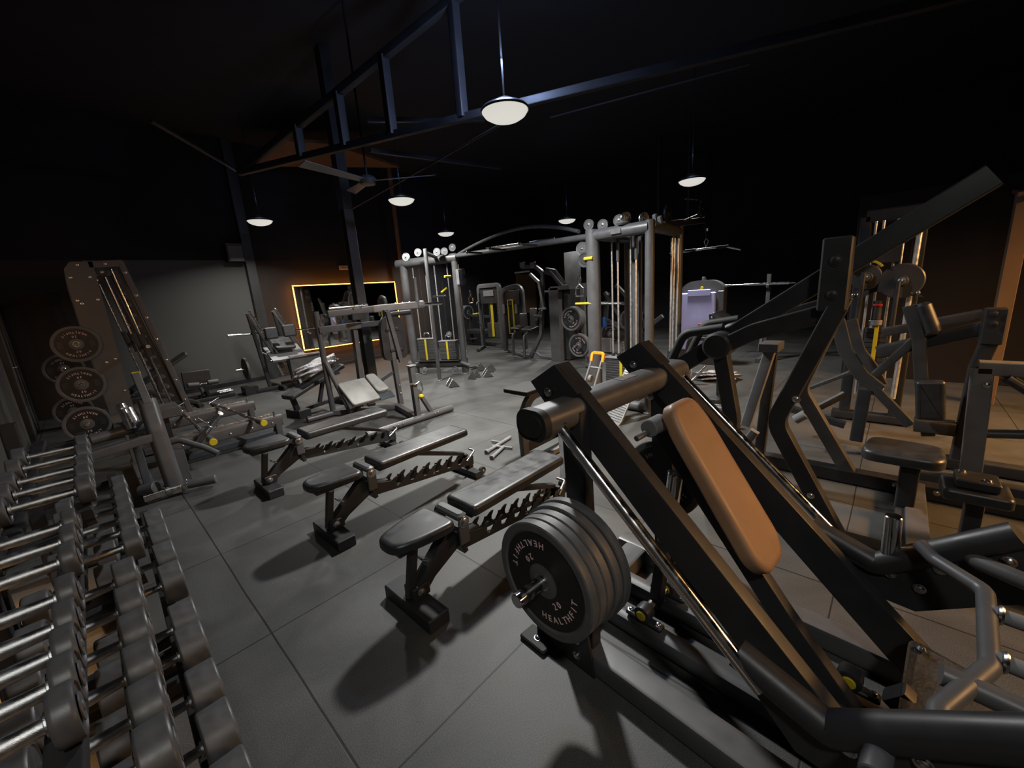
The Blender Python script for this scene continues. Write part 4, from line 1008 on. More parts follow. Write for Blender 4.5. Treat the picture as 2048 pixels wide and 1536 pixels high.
# second stack at the rear right, warm chrome rods
stack(G(), .62, .9, -.02, .12, .10, .5, 12).build('weight_stack', m_stack, rt)
for x, y in ((.66, .02), (.74, .02), (.86, .02)): G().cyl((x, y, .5), (x, y, H_-.12), .013, 12).build('guide_rod', m_rod, rt); G().cyl((x, y, .5), (x, y, .66), .035, 16).build('rod_bush', m_black, rt)
G().cyl((.80, -.02, .62), (.80, -.02, .78), .02).build('selector_stem', m_red, rt)
# pulleys on top
for u, v, x in ((1178, 450, .0), (1206, 450, .02), (1238, 441, .06)): 
    p = RTF.X(u, v, x); pulley(p, (1, .15, 0), .065, rt, m_grey)
for u, v, x in ((1252, 436, .02), (1288, 437, .1)):
    p = RTF.X(u, v, x); pulley(p, (.35, 1, 0), .065, rt, m_steel)
p = RTF.X(1245, 450, -.02); G().lathe(p, (0, 0, 1), [(0, .05), (.02, .07), (.03, .05)], 20).build('pulley', m_pulley, rt)
for u, v in ((1310, 436), (1320, 440)): G().box(RTF.X(u, v, .1), (.05, .04, .08), (V3((1, 0, .4)), V3((0, 1, 0)), V3((-.4, 0, 1)))).build('pulley_bracket', m_silver, rt)
# pulldown arm with its pulley, cable and curved bar
arm_end = RTF.Y(1405, 441, .05)
G().beam([(.45, .05, H_+.02), (arm_end.x, .05, arm_end.z)], .07, .08).build('pulldown_arm', m_black, rt)
G().cyl((1.0, .0, H_+.10), (arm_end.x-.15, .0, arm_end.z+.08), .012).build('arm_rod', m_steel, rt)
pl = RTF.Y(1403, 417, .05); pulley(pl, (0, 1, 0), .095, rt, m_black); pulley(RTF.Y(1335, 428, .05), (0, 1, 0), .10, rt, m_black)
G().tube([mv(pl, -.6, 0, .06), mv(pl, -.06, 0, .10), mv(pl, .02, 0, .10), mv(pl, .09, 0, .03)], .006, .04, 8).build('cable_guard', m_steel, rt)
hk = RTF.Y(1412, 497, .05); G().tube([mv(pl, .095, 0, 0), (hk.x, hk.y, hk.z+.12)], .005, n=6).build('cable', m_black, rt)
G().cyl((hk.x, hk.y, hk.z+.24), (hk.x, hk.y, hk.z+.28), .022).build('cable_stop', m_steel, rt)
pb = thing('pulldown_bar', 'long curved chrome pulldown bar hanging from the right cable tower', 'bar', RTF)
bl, br = RTF.X(1340, 506, hk.x), RTF.X(1482, 499, hk.x)
G().tube([bl, (hk.x, bl.y*.55+hk.y*.45, hk.z-.01), (hk.x, hk.y, hk.z), (hk.x, br.y*.55+hk.y*.45, hk.z+.0), br], .014, .15, 12, (1, 0, 0)).build('bar', m_chrome, pb)
for s in (-.22, .22): G().cyl((hk.x, hk.y+s-.08, hk.z-.002), (hk.x, hk.y+s+.08, hk.z-.002), .019).build('rubber_grip', m_rubber, pb)
for s in (-1, 1): G().tube([(hk.x, hk.y, hk.z+.015), (hk.x, hk.y+s*.03, hk.z+.10), (hk.x, hk.y, hk.z+.14)], .006, .02, 8, (1, 0, 0)).build('hanger', m_steel, pb)
# left side pulley carriage and handle hanging
pulley(RTF.X(1165, 498, .0), (1, .1, 0), .085, rt, m_grey); pulley(RTF.X(1170, 520, -.03), (1, .1, 0), .09, rt, m_black)
q = RTF.X(1177, 517, -.06); G().cyl(mv(q, 0, .06), mv(q, 0, -.06), .022).build('adjust_knob', m_yellow, rt, 'yellow adjusting knob')
q = RTF.X(1170, 607, -.05); G().cyl(mv(q, 0, .14), mv(q, 0, -.10), .015).build('grip_bar', m_yellow, rt)
rope_handle(RTF.X(1158, 535, -.02), rt, .30)

# left tower
LTF = Frame(5.2, 6.25, 0)
lt = thing('cable_tower', 'grey multi-station cable tower with two yellow-striped stacks, left of centre', 'gym machine', LTF)
H2 = 2.26
A2, B2_, C2 = (0, 0), (-.42, 1.05), (-.70, -.06)
pl_ = LTF.Y(822, 700, 1.05)
for (x, y), r, h in ((A2, .07, H2), ((-.50, 1.0), .075, H2), (C2, .035, H2+.12)):
    G().cyl((x, y, 0), (x, y, h), r, 24, .004).build('column', m_grey, lt)
    G().cyl((x, y, 0), (x, y, .015), r*1.4, 24).build('column_foot', m_silver, lt)
G().tube([(-.56, 1.12, H2-.04), (.02, -.05, H2-.02)], .085, n=24).build('top_tube', m_grey, lt)
G().tube([(-.56, 1.12, .20), (.02, -.02, .20)], .08, n=24).build('base_tube', m_grey, lt)
G().tube([C2+(H2+.05,), (-.2, .3, H2+.02)], .035, n=16).build('top_tube', m_grey, lt)
dv = V3((-.52, 1.02, 0)); 
def LT(t, off=0, z=0): n_ = V3((-dv.y, dv.x, 0)).normalized(); return V3((0, 0, z))+dv*t+n_*off
ax_ = (dv.normalized(), V3((-dv.y, dv.x, 0)).normalized(), V3((0, 0, 1)))
for t0_, zt in ((.27, .66), (.68, .72)):
    g = G(); n = 14; z0 = .30; h = (zt-z0)/n
    for k in range(n): g.box(LT(t0_, .0, z0+(k+.5)*h), (.36, .16, h-.004), ax_, .003)
    g.build('weight_stack', m_stack, lt)
    G().box(LT(t0_, .0, zt+.008), (.38, .17, .016), ax_).build('top_weight', m_silver, lt)
    G().box(LT(t0_, .085, (z0+zt)/2), (.04, .006, zt-z0), ax_, .001).build('number_strip', m_yellow, lt, 'yellow number strip')
    for dt in (-.13, .13): G().cyl(LT(t0_+dt*.9, 0, zt), LT(t0_+dt*.9, 0, H2-.08), .011, 12).build('guide_rod', m_rod, lt); G().cyl(LT(t0_+dt*.9, 0, H2-.28), LT(t0_+dt*.9, 0, H2-.08), .016, 12).build('rod_sleeve', m_grey, lt)
    G().tube([LT(t0_-.05, .0, zt+.02), LT(t0_-.05, 0, zt+.12), LT(t0_+.05, 0, zt+.12), LT(t0_+.05, 0, zt+.02)], .012, .04).build('stack_yoke', m_steel, lt)
    G().tube([LT(t0_, .0, zt+.12), LT(t0_, 0, H2-.08)], .004, n=6).build('cable', m_black, lt)
pulley(LT(.22, .06, .80), ax_[1], .055, lt)
G().box(LT(.47, .02, .28), (.95, .22, .02), ax_).build('stack_base', m_black, lt)
for u, v in ((812, 514), (836, 505), (874, 504), (889, 503), (905, 495)):
    c_ = LTF.Y(u, v, .35 if u < 850 else .1); pulley(c_, ax_[1], .07, lt)
for z in (1.97, 1.80): pulley((.13, -.03, z), (.2, -1, 0), .08, lt)
G().cyl((-.01, -.10, .32), (-.01, -.10, H2-.15), .018).build('adjust_rail', m_chrome, lt)
G().box((-.02, -.11, 1.88), (.09, .08, .28)).build('adjust_carriage', m_silver, lt)
q = LTF.Y(896, 553, -.12); G().cyl(mv(q, -.08), mv(q, .06), .024).build('adjust_knob', m_yellow, lt, 'yellow adjusting knob')
q = LTF.Y(888, 582, .2); G().cyl(mv(q, -.07, 0, -.03), mv(q, .07, 0, .05), .022).build('grip', m_yellow, lt)
rope_handle((.27, -.05, 1.75), lt, .36)
G().tube([LT(.02, .1, .23), (.0, -.14, .16)], .04).build('low_pulley_mount', m_grey, lt)
for t_ in (.15, .75): pulley(LT(t_, .12, .09), ax_[1], .07, lt)
G().tube([C2+(1.55,), (C2[0]+.35, C2[1], 1.55)], .016).build('side_handle', m_steel, lt)

# bridge between the towers
bg = thing('pull_up_bridge', 'long grey tube bridge with chin-up grips and arched tube joining both cable towers', 'pull-up bar', loc=(4.54, 2.81, 0)); BO = V3((4.54, 2.81, 0))
e0, e1 = V3((4.54, 2.81, 2.14))-BO, V3((5.2, 6.2, 2.27))-BO
G().tube([e0, e1], .038, n=16).build('main_tube', m_grey, bg)
for t_, s in ((.30, 1), (.52, 1), (.72, 1)):
    b = e0+(e1-e0)*t_; G().cyl(b+V3((-.03, 0, -.02)), b+V3((-.32, .03, -.01)), .016).build('chin_up_grip', m_rubber, bg)
    G().lathe(b+V3((-.32, .03, -.01)), (-1, .1, 0), [(0, .02), (.01, .026), (.03, .024), (.04, .01)], 14).build('grip_end', m_chrome, bg)
G().cyl(e0+(e1-e0)*.42+V3((-.02, 0, .045)), e0+(e1-e0)*.68+V3((-.02, 0, .045)), .018).build('chrome_grip', m_chrome, bg)
G().cyl(e0+(e1-e0)*.2+V3((.03, 0, .045)), e0+(e1-e0)*.36+V3((.03, 0, .045)), .018).build('chrome_grip', m_chrome, bg)
def arcp(t): p = e0.lerp(e1, t); return p+V3((.25*math.sin(PI*t), 0, .30*math.sin(PI*min(1, max(0, t)))**.9))
G().tube([arcp(.08+.90*i/20) for i in range(21)], .026, n=12).build('arch_tube', m_grey, bg)
# ================================================================ far machines
WC = mat('orange_brown_board', (0.42, 0.24, 0.11), .7, noise=(2, .1))
a, b = PY(1037, 549, YB-.05), PY(1070, 608, YB-.05)
struct('wall_panel', G().boxz(a.x-.1, b.x+.1, YB-.05, YB, b.z-.3, a.z), WC)
struct('pillar', G().boxz(8.95, 9.25, 5.9, 6.4, 0, 2.4), m_blackpole)

def stack_machine(name, lab, u0, v0, u1, v1, X, yd, extra):
    """selectorised tower seen from the front, its front in the plane x = X; picks: left foot, right edge"""
    a_ = PZ(u0, v0, 0); f = Frame(X, a_.y if X is None else PX(u0, v0, X).y, 0)
    t = thing(name, lab, 'gym machine', f); return t, f
# weight-stack tower with yellow strip
t, f = stack_machine('weight_stack_machine', 'tall rounded weight-stack tower with side handles, farthest left of the far machines', 968, 697, 0, 0, 7.9, 0, 0)
top = f.X(970, 572, 0).z
yr = f.X(1000, 600, 0).y
for y in (0.0, yr):
    G().beam([(0, y, 0), (0, y, top-.16)], .09, .12, (1, 0, 0), c=.02).build('side_column', m_grey, t)
G().sweep(fillet([(0, 0, top-.2), (0, .0, top), (0, yr, top), (0, yr, top-.2)], .12), rrect(.12, .09, .02), (1, 0, 0)).build('top_arch', m_grey, t)
G().boxz(-.02, .03, yr, 0, 1.25, top-.08).build('top_shroud', m_black, t); G().boxz(-.035, -.02, yr*.75, yr*.25, top-.28, top-.13).build('label_panel', m_silver, t)
stack(G(), .02, .16, yr*.85, yr*.25, .32, .72, 14).build('weight_stack', m_stack, t)
G().boxz(.0, .012, yr*.62, yr*.5, .34, 1.45).build('number_strip', m_yellow, t)
for k in (.35, .75): G().cyl((.08, yr*k, .7), (.08, yr*k, top-.1), .014).build('guide_rod', m_steel, t)
G().tube([(-.03, -.02, 1.32), (-.14, -.02, 1.30), (-.14, -.02, .72), (-.03, -.02, .66)], .02, .06, 8).build('side_handle', m_grey, t)
G().tube([(-.03, yr-.06, 1.36), (-.14, yr-.16, 1.34), (-.14, yr-.16, .78), (-.03, yr-.06, .72)], .02, .06, 8).build('side_handle', m_grey, t)
G().beam([(0, 0, .05), (-.6, yr*.5, .05)], .07, .06).build('base_rail', m_grey, t)
# leg machine with yellow loop and two seats
t, f = stack_machine('leg_curl_machine', 'rounded dark weight machine with yellow loop strip and two small grey seats', 1012, 692, 0, 0, 7.5, 0, 0)
top = f.X(1025, 572, 0).z; yr = f.X(1038, 600, 0).y
G().sweep(fillet([(0, 0, 0.05), (0, .0, top-.08), (.12, yr, top+.02), (.12, yr, .1)], .2), rrect(.12, .09, .02), (1, 0, 0)).build('arched_frame', m_grey, t)
G().boxz(.0, .05, yr, 0, 1.2, top-.10).build('top_shroud', m_black, t)
G().boxz(.04, .10, yr, 0.0, .35, 1.2).build('back_shroud', m_black, t)
g = G(); y_a, y_b = yr*.32, yr*.62
g.sweep([(0, y_a, .50), (0, y_a, 1.33), (0, y_b, 1.33), (0, y_b, .50)], rrect(.02, .03, .004), (1, 0, 0), closed=True).build('yellow_loop', m_yellow, t)
for k in (.1, .85): G().cyl((-.03, yr*k, 1.0), (-.03, yr*k, 1.22), .03).build('grip_roll', m_silver, t)
for (du, uu, vv) in ((0, 1030, 657), (1, 1052, 659)):
    p = f.X(uu, vv, -.35-.1*du); G().pad((p.x, p.y-.16, p.z-.04), V3((1, 0, .15)), V3((0, 1, 0)), rounded([(0, 0), (.30, 0), (.30, .34), (0, .34)], .04), .05, .015).build('seat', m_pad if not du else m_pad, t)
    G().tube([(p.x+.1, p.y, p.z-.06), (p.x-.15, p.y-.05, p.z-.14), (p.x-.2, p.y-.08, .05)], .03, .12).build('curved_leg', m_grey, t)
for uu, vv in ((1045, 640), (1065, 630)):
    p = f.X(uu, vv, -.2); G().boxz(p.x, p.x+.08, p.y-.10, p.y+.10, p.z-.30, p.z+.16, .02).build('back_pad', m_grey, t)
G().beam([(-.5, yr-.6, .04), (.1, 0, .04)], .08, .06).build('base_rail', m_grey, t)

# plate-loaded high machine with hinged top arms
BM = Frame(7.0, 5.35, 0)
t = thing('plate_loaded_pulldown', 'tall dark plate-loaded machine with bent arms and panel side, before the far wall', 'gym machine', BM)
def b_(u, v, x=0): return BM.X(u, v, x)
G().boxz(-.05, .10, b_(1122, 700).y-.02, b_(1105, 700).y, 0, 1.55).build('side_column', m_grey, t)
G().boxz(.1, .75, b_(1142, 700).y+.1, b_(1122, 700).y+.1, 0.02, 1.5).build('side_shroud', m_black, t)
G().boxz(-.05, .2, b_(1145, 700).y, b_(1108, 700).y, 1.5, 1.58).build('shroud_top', m_grey, t)
G().sweep(fillet([b_(1062, 714, .1), b_(1083, 668, .1), b_(1085, 590, .1), b_(1086, 545, .1), b_(1070, 533, .1), b_(1045, 535, .1)], .15), rrect(.08, .08, .01), (1, 0, 0)).build('main_frame', m_grey, t)
G().beam([b_(1065, 700, .1), b_(1082, 713, .1), b_(1105, 716, .1)], .06, .05).build('base_tube', m_grey, t)
G().sweep(fillet([b_(1088, 617), b_(1078, 565), b_(1060, 548)], .08), rrect(.06, .06, .01), (1, 0, 0)).build('lever_arm', m_silver, t)
for u, v in ((1045, 530), (1066, 530)): G().box(b_(u, v), (.06, .12, .12)).build('pivot_block', m_silver, t)
G().cyl(b_(1030, 546), b_(1060, 542), .02).build('grip', m_silver, t)
G().beam([b_(1092, 542, .1), b_(1107, 545, .1), b_(1127, 571, .1)], .14, .10, (1, 0, 0)).build('upper_arm', m_black, t)
G().beam([b_(1104, 540, .1), b_(1130, 571, .1)], .02, .16, (1, 0, 0)).build('arm_plate', m_silver, t)
G().tube([b_(1088, 583, .1), b_(1118, 583, .1)], .02).build('cross_tube', m_silver, t)
G().tube([b_(1078, 618, -.1), b_(1092, 617, -.1)], .022).build('knee_roll', m_silver, t); G().tube([b_(1068, 631, -.1), b_(1083, 632, -.1)], .022).build('knee_roll', m_silver, t)
G().beam([b_(1082, 620, -.05), b_(1073, 640, -.05)], .05, .05, (1, 0, 0)).build('knee_post', m_grey, t)

# plate tree
PT_ = Frame(6.48, 4.05, 0)
t = thing('plate_tree', 'dark plate stand carrying two stacks of lettered plates left of the right tower', 'plate rack', PT_)
def q_(u, v, x=0): return PT_.X(u, v, x)
c1_, c2_ = q_(1147, 637), q_(1157, 691)
G().beam([(.12, q_(1162, 700).y, 0), (.12, q_(1162, 700).y, 1.6)], .08, .08, (1, 0, 0)).build('post', m_grey, t)
G().beam([(.12, q_(1162, 700).y, .05), (.1, q_(1192, 740).y, .05)], .07, .06).build('foot', m_grey, t)
G().sweep([q_(1166, 600, .1), q_(1178, 560, .1), q_(1186, 545, .1)], rrect(.07, .06, .01), (1, 0, 0)).build('upper_arm', m_grey, t)
for c_, lab, n in ((c1_, 'upper', 4), (c2_, 'lower', 2)):
    G().cyl((.12, c_.y, c_.z), (-.14, c_.y, c_.z), .025).build('peg', m_chrome, t)
    for k in range(n):
        make_plate(PT_.wld((.08-k*.045, c_.y, c_.z)), (-1, 0, 0), (f'lettered plate at the front of the {lab} stack on the plate tree' if k == n-1 else f'plate number {["one","two","three"][k]} from the post in the {lab} stack of the plate tree'), f'plates on the {lab} peg of the plate tree', R=.225, th=.04, grips=True, spin=.6 if lab == 'upper' else -.4)
# frame machine seen through the right tower
t = thing('plate_loaded_press', 'dark slanted lever machine with plates seen through the right cable tower', 'gym machine', Frame(7.4, 3.2, 0)); f = Frame(7.4, 3.2, 0)
def e_(u, v, x=0): return f.X(u, v, x)
for u0, v0, u1, v1 in ((1210, 585, 1245, 640), (1232, 570, 1290, 632), (1290, 632, 1250, 680), (1215, 640, 1250, 655), (1250, 690, 1325, 632), (1200, 700, 1290, 720)):
    G().beam([e_(u0, v0), e_(u1, v1)], .07, .07, (1, 0, 0)).build('frame_beam', m_grey, t)
G().beam([e_(1205, 720, .1), e_(1215, 585, .1)], .08, .08, (1, 0, 0)).build('upright', m_black, t); G().beam([(0, e_(1290, 700).y, 0), (0, e_(1290, 700).y, 1.3)], .07, .07, (1, 0, 0)).build('upright', m_black, t)
G().cyl(e_(1200, 607, -.1), e_(1260, 607, -.1), .03).build('bar', m_steel, t)
p = e_(1214, 690, -.1); G().box(p, (.1, .2, .28)).build('weight_block', m_silver, t); G().box(e_(1209, 645, -.12), (.03, .07, .2)).build('blue_bottle_holder', m_blue, t)
for i, (u, v) in enumerate(((1222, 668), (1262, 640))):
    p = e_(u, v, .0); make_plate(f.wld(p), (-1, 0, 0), ['lettered plate low on the slanted machine behind the right tower', 'plate high on the slanted machine behind the right tower'][i], 'plates on the machine behind the right tower', R=.225, th=.04, grips=True)
    G().cyl(mv(p, -.1), mv(p, .1), .024).build('plate_peg', m_steel, t)
# low dark machine between left tower and stack machines
f = Frame(8.3, 8.8, 0); t = thing('plate_loaded_row', 'dark low machine with stacked plates and yellow grips behind the left tower', 'gym machine', f)
p = f.X(940, 640); G().beam([(0, p.y, 0), (0, p.y, 1.1)], .09, .09, (1, 0, 0)).build('post', m_black, t); G().beam([(0, p.y, .9), (0, p.y-.9, .85)], .09, .08).build('arm', m_black, t); G().boxz(-.2, .3, p.y-.9, p.y, .35, .5, .03).build('seat', m_pad, t)
G().beam([(0, p.y+.2, .05), (0, p.y-1, .05)], .1, .08).build('base_rail', m_black, t)
G().cyl((-.2, p.y-.4, .95), (-.2, p.y-.65, .97), .025).build('grip', m_yellow, t); G().cyl((-.1, p.y-.05, .2), (-.1, p.y-.35, .22), .025).build('grip', m_silver, t)
for k in range(4): make_plate((f.o.x-.05, f.o.y+p.y+.02+k*.05, 1.0), (0, -1, 0), 'plate stacked on the dark low machine behind the left tower, one of four', 'plates on the low machine behind the left tower', R=.21, th=.045, text=False)

# machine with lilac back shroud
LF = Frame(7.7, 2.4, 0)
t = thing('shrouded_weight_machine', 'grey rounded weight machine with large lilac plastic shroud right of the tower', 'gym machine', LF)
def l_(u, v, x=0): return LF.X(u, v, x)
pa, pb_ = l_(1359, 700), l_(1443, 700); zt = l_(1402, 560).z
ym_, hw = (pa.y+pb_.y)/2, abs(pa.y-pb_.y)/2
out = rounded([(-hw, 0), (hw, 0), (hw, zt-.12), (hw*.55, zt-.01), (-hw*.55, zt-.01), (-hw, zt-.12)], .10, 5)
G().poly([(0.09, ym_+a_, b2_) for a_, b2_ in out], (1, 0, 0), .16).build('tower_body', m_grey, t)
G().boxz(-.01, .02, ym_-hw, ym_-hw+.10, .05, zt-.2, .01).build('edge_column', m_grey, t)
zs = l_(1400, 585).z; zb = l_(1400, 700).z
G().boxz(-.05, -.0, ym_-hw+.12, ym_+hw-.02, max(.15, zb), zs, .02).build('shroud', m_lilac, t, 'lilac plastic shroud')
G().boxz(-.065, -.045, ym_-hw*.45, ym_+hw*.6, zs-.06, zs+.05, .02).build('shroud_tab', m_lilac, t)
G().box((-.055, ym_, l_(1400, 677).z), (.02, hw*1.1, .05)).build('shroud_slot', m_black, t)
for s in (-.05, .05): G().box((-.056, ym_+s-.05, l_(1400, 648).z), (.012, .06, .02)).build('shroud_mark', m_red, t)
G().lathe((0.0, ym_, zt-.14), (-1, 0, 0), [(0, .03), (.02, .025)], 14).build('badge', m_yellow, t); G().cyl((.08, ym_, zt-.03), (.08, ym_, zt+.05), .03).build('top_knob', m_grey, t)

# barbell on its rack behind
BF = Frame(8.6, 1.2, 0)
t = thing('barbell_rack', 'black squat stand post behind the lilac shrouded machine', 'rack', BF); p = BF.X(1536, 600)
for yy in (p.y, p.y+1.1):
    G().beam([(0, yy, 0), (0, yy, BF.X(1536, 548).z)], .07, .07, (1, 0, 0)).build('upright', m_grey, t)
    G().beam([(-.5, yy, .04), (.4, yy, .04)], .08, .07).build('foot', m_grey, t); G().beam([(-.35, yy, .3), (0, yy, 1.0)], .05, .05, (0, 1, 0)).build('brace', m_grey, t)
    G().box((-.07, yy, BF.X(1520, 568).z-.04), (.10, .05, .05)).build('bar_hook', m_steel, t)
a_, c_ = BF.X(1448, 571, -.09), BF.X(1592, 565, -.09)
t = thing('barbell', 'chrome barbell resting on the black stand behind the lilac machine', 'barbell', BF)
G().cyl(a_, c_, .014).build('bar', m_chrome, t)
for s, e in ((0, .10), (.30, .92)): G().cyl(a_+(c_-a_)*s, a_+(c_-a_)*e, .025).build('sleeve', m_chrome, t)

# curved-foot bench right of the benches
CF = Frame(2.62, 2.40, 0)
t = thing('hyperextension_bench', 'grey machine base with curved tube leg and small black foot plate beyond the benches', 'gym machine', CF)
G().sweep(fillet([(0, 0, 0), (-.02, 0, .42), (.10, 0, .60), (.36, 0, .62)], .22, 8), rrect(.085, .065, .02), (0, 1, 0)).build('curved_leg', m_grey, t)
G().pad((-.06, -.12, .655), V3((1, 0, .0)), V3((0, 1, 0)), rounded([(0, 0), (.34, 0), (.34, .30), (0, .30)], .03), .04, .01).build('foot_pad', m_rubber, t)
G().box((.12, .02, .645), (.28, .2, .015)).build('foot_plate', m_grey, t)
G().beam([(.02, 0, .14), (1.0, .0, .14)], .06, .10, c=.01).build('spine_beam', m_black, t)
G().beam([(.10, -.12, .03), (1.0, -.14, .03)], .05, .05).build('base_rail', m_silver, t)
G().beam([(.85, -.35, .04), (.85, .35, .04)], .07, .06).build('base_cross_beam', m_grey, t)
wp = CF.loc(PZ(1127, 966, .05)); G().cyl(mv(wp, 0, -.02), mv(wp, 0, .02), .05).build('wheel', m_rubber, t)
G().beam([(wp.x, wp.y, .06), (.55, 0, .12)], .04, .04).build('wheel_arm', m_black, t)

# hand truck with orange grips
HT = Frame(4.15, 2.62, 0)
t = thing('hand_truck', 'folding hand truck with orange grips and silver rails leaning by the weight stack', 'hand truck', HT)
def h_(u, v, x=0): return HT.X(u, v, x)
z_ = .0
for (u0, v0, u1, v1) in ((1183, 720, 1165, 778), (1203, 722, 1186, 782)):
    G().cyl(h_(u0, v0, .10), h_(u1, v1, -.05), .012, 12).build('rail', m_silver, t)
ha, hb = h_(1183, 722, .1), h_(1205, 724, .1); up2 = V3((.03, 0, .10))
G().sweep(fillet([ha, ha+up2, hb+up2, hb], .03), rrect(.035, .03, .008), (1, 0, 0)).build('handle_grip', m_orange, t, 'orange loop grip')
G().tube([h_(1180, 734, .08), h_(1203, 737, .08)], .014).build('cross_tube', m_silver, t)
la, lb_ = h_(1161, 775, -.06), h_(1178, 780, -.06)
G().box(la, (.07, .09, .08)).build('foot_joint', m_orange, t, 'orange plastic joint'); G().box(lb_+V3((0, 0, -.01)), (.06, .08, .06)).build('foot_joint', m_orange, t)
for d_ in (-.05, .0, .06): G().cyl(la+V3((0, d_, 0)), (la.x-.03, la.y+d_*1.4, .262), .008).build('leg', m_grey, t)
sp_ = PZ(1163, 792, .26); st_ = thing('step_box', 'low grey step box under the folded hand truck', 'step', loc=(sp_.x, sp_.y, 0))
G().pad((-.22, -.20, .20), V3((1, 0, 0)), V3((0, 1, 0)), rounded([(0, 0), (.5, 0), (.5, .42), (0, .42)], .06), .06, .012).build('top_pad', m_pad, st_)
G().boxz(-.18, .24, -.16, .18, .05, .20).build('body', m_grey, st_)
for a_ in (-.14, .20):
    for b2_ in (-.13, .15): G().cyl((a_, b2_, 0), (a_, b2_, .06), .02).build('foot', m_rubber, st_)
G().tube([lb_, mv(lb_, .05, -.16, -.03), mv(lb_, .0, -.24, .03)], .012, .03).build('wheel_bracket', m_silver, t)
G().cyl(h_(1181, 757, .02)+V3((0, -.02, 0)), h_(1181, 757, .02)+V3((0, .02, 0)), .045).build('wheel', m_silver, t)
# slotted board leaning
BD = Frame(3.9, 2.2, 0)
t = thing('leaning_board', 'grey ribbed plastic board with a slot and notched lower edge, leaning on the weight stack', 'board')
c4 = [PX(1201, 728, 4.28), PX(1241, 733, 4.28), PX(1236, 855, 3.93), PX(1203, 842, 3.93)]
zz = min(c4[2].z, c4[3].z)
o_ = c4[3]; t.location = (o_.x, o_.y, 0)
ex_ = (c4[2]-c4[3]); ey_ = (c4[0]-c4[3]); L1, L2 = ex_.length, ey_.length; exn = ex_.normalized(); eyn = (ey_-exn*ey_.dot(exn)).normalized()
o_ = V3((0, 0, max(.02, c4[3].z)))
def bd(a_, b2_): return o_+exn*a_*L1+eyn*b2_*L2
W0 = 1.0
outl = [(0, .03), (.28, 0), (.38, .035), (.62, .035), (.74, -.02), (1.0, .0), (1.12, .12), (1.02, .96), (.94, 1.0), (.12, 1.0), (.03, .95)]
g = G(); k_ = 14
# board built as two halves and bridges round the slot
def quad(a0, b0, a1, b1): g.poly([bd(a0, b0), bd(a1, b0), bd(a1, b1), bd(a0, b1)], exn.cross(eyn), .03)
g.poly([bd(a_, b2_) for a_, b2_ in [(0, .03), (.28, 0), (.38, .035), (.62, .035), (.74, -.02), (1.0, .0), (1.08, .10), (1.06, .48), (.02, .48)]], exn.cross(eyn), .03)
g.poly([bd(.02, .48), bd(.36, .48), bd(.36, .84), bd(.06, .84)], exn.cross(eyn), .03)
g.poly([bd(.68, .48), bd(1.06, .48), bd(1.03, .84), bd(.68, .84)], exn.cross(eyn), .03)
g.poly([bd(a_, b2_) for a_, b2_ in [(.06, .84), (1.03, .84), (1.02, .96), (.94, 1.0), (.14, 1.0), (.06, .95)]], exn.cross(eyn), .03)
g.build('board', m_silver, t)
nb_ = exn.cross(eyn)
if nb_.x > 0: nb_ = -nb_
g = G()
for i in range(22):
    b2_ = .08+i*.04
    if .47 < b2_ < .85:
        g.beam([bd(.05, b2_)+nb_*.016, bd(.33, b2_)+nb_*.016], .006, .012); g.beam([bd(.71, b2_)+nb_*.016, bd(1.0, b2_)+nb_*.016], .006, .012)
    else: g.beam([bd(.08, b2_)+nb_*.016, bd(1.0, b2_)+nb_*.016], .006, .012)
rb_ = g.build('ribs', m_silver, t); rb_['kind'] = 'stuff'

# handles and bars left on the floor
def prism_handle(u, v, r, lab, nm='cable_attachment'):
    p = PZ(u, v, 0); t = thing(nm, lab, 'cable attachment', loc=(p.x, p.y, 0), rotz=r, group='triangular handles lying on the floor')
    for x in (-.08, .08): 
        G().poly([(x-.03, -.09, .01), (x-.02, .09, .01), (x+.02, 0, .12)], (1, 0, 0), .05).build('side_plate', m_rubber, t)
        G().tube([(x, -.10, .012), (x, .10, .012), (x+.02, 0, .135)], .008, .01, 8, (1, 0, 0)).build('rim', m_steel, t)
    G().cyl((-.1, 0, .03), (.1, 0, .03), .014).build('grip', m_steel, t)
prism_handle(905, 772, 1.2, 'triangular black handle alone on the floor before the left tower')
prism_handle(950, 756, .3, 'triangular black handle nearest the left tower column on its right')
prism_handle(975, 752, 1.0, 'triangular black handle second from the left tower column')
prism_handle(982, 742, .6, 'triangular black handle farthest right in the little heap')
prism_handle(963, 740, .9, 'triangular black handle at the back of the little heap')
p = PZ(945, 737, 0); t = thing('rope_loop', 'small black loop handle on the floor beside the left tower column', 'cable attachment', loc=(p.x, p.y, 0))
G().tube([(-.1, -.08, .012), (.12, -.1, .012), (.12, .06, .012), (-.02, .12, .012), (-.1, .02, .012)], .012, .04).build('loop', m_rubber, t)
for i, (ua, va, ub, vb, lab) in enumerate(((972, 905, 1021, 874, 'longer white-grey bar on the floor next to the curved leg'), (983, 916, 1008, 893, 'shorter white-grey bar on the floor next to the curved leg'))):
    a_, b2_ = PZ(ua, va, .02), PZ(ub, vb, .02); o_ = V3((a_.x, a_.y, 0)); t = thing('short_bar', lab, 'bar', loc=o_, group='short bars lying on the floor')
    G().cyl(a_-o_, b2_-o_, .018, 14).build('tube', m_silver, t)
    G().cyl(a_-o_, (a_-o_)+(b2_-a_)*.08, .025, 14).build('end_cap', m_silver, t)
    d_ = (b2_-a_).normalized(); s_ = V3((-d_.y, d_.x, 0)); c_ = (a_-o_)+(b2_-a_)*(.62 if i == 0 else .95)
    G().tube([c_, c_+s_*.13], .011).build('side_peg', m_silver, t)
    if i == 1: G().tube([c_, c_-s_*.10], .011).build('side_peg', m_silver, t)
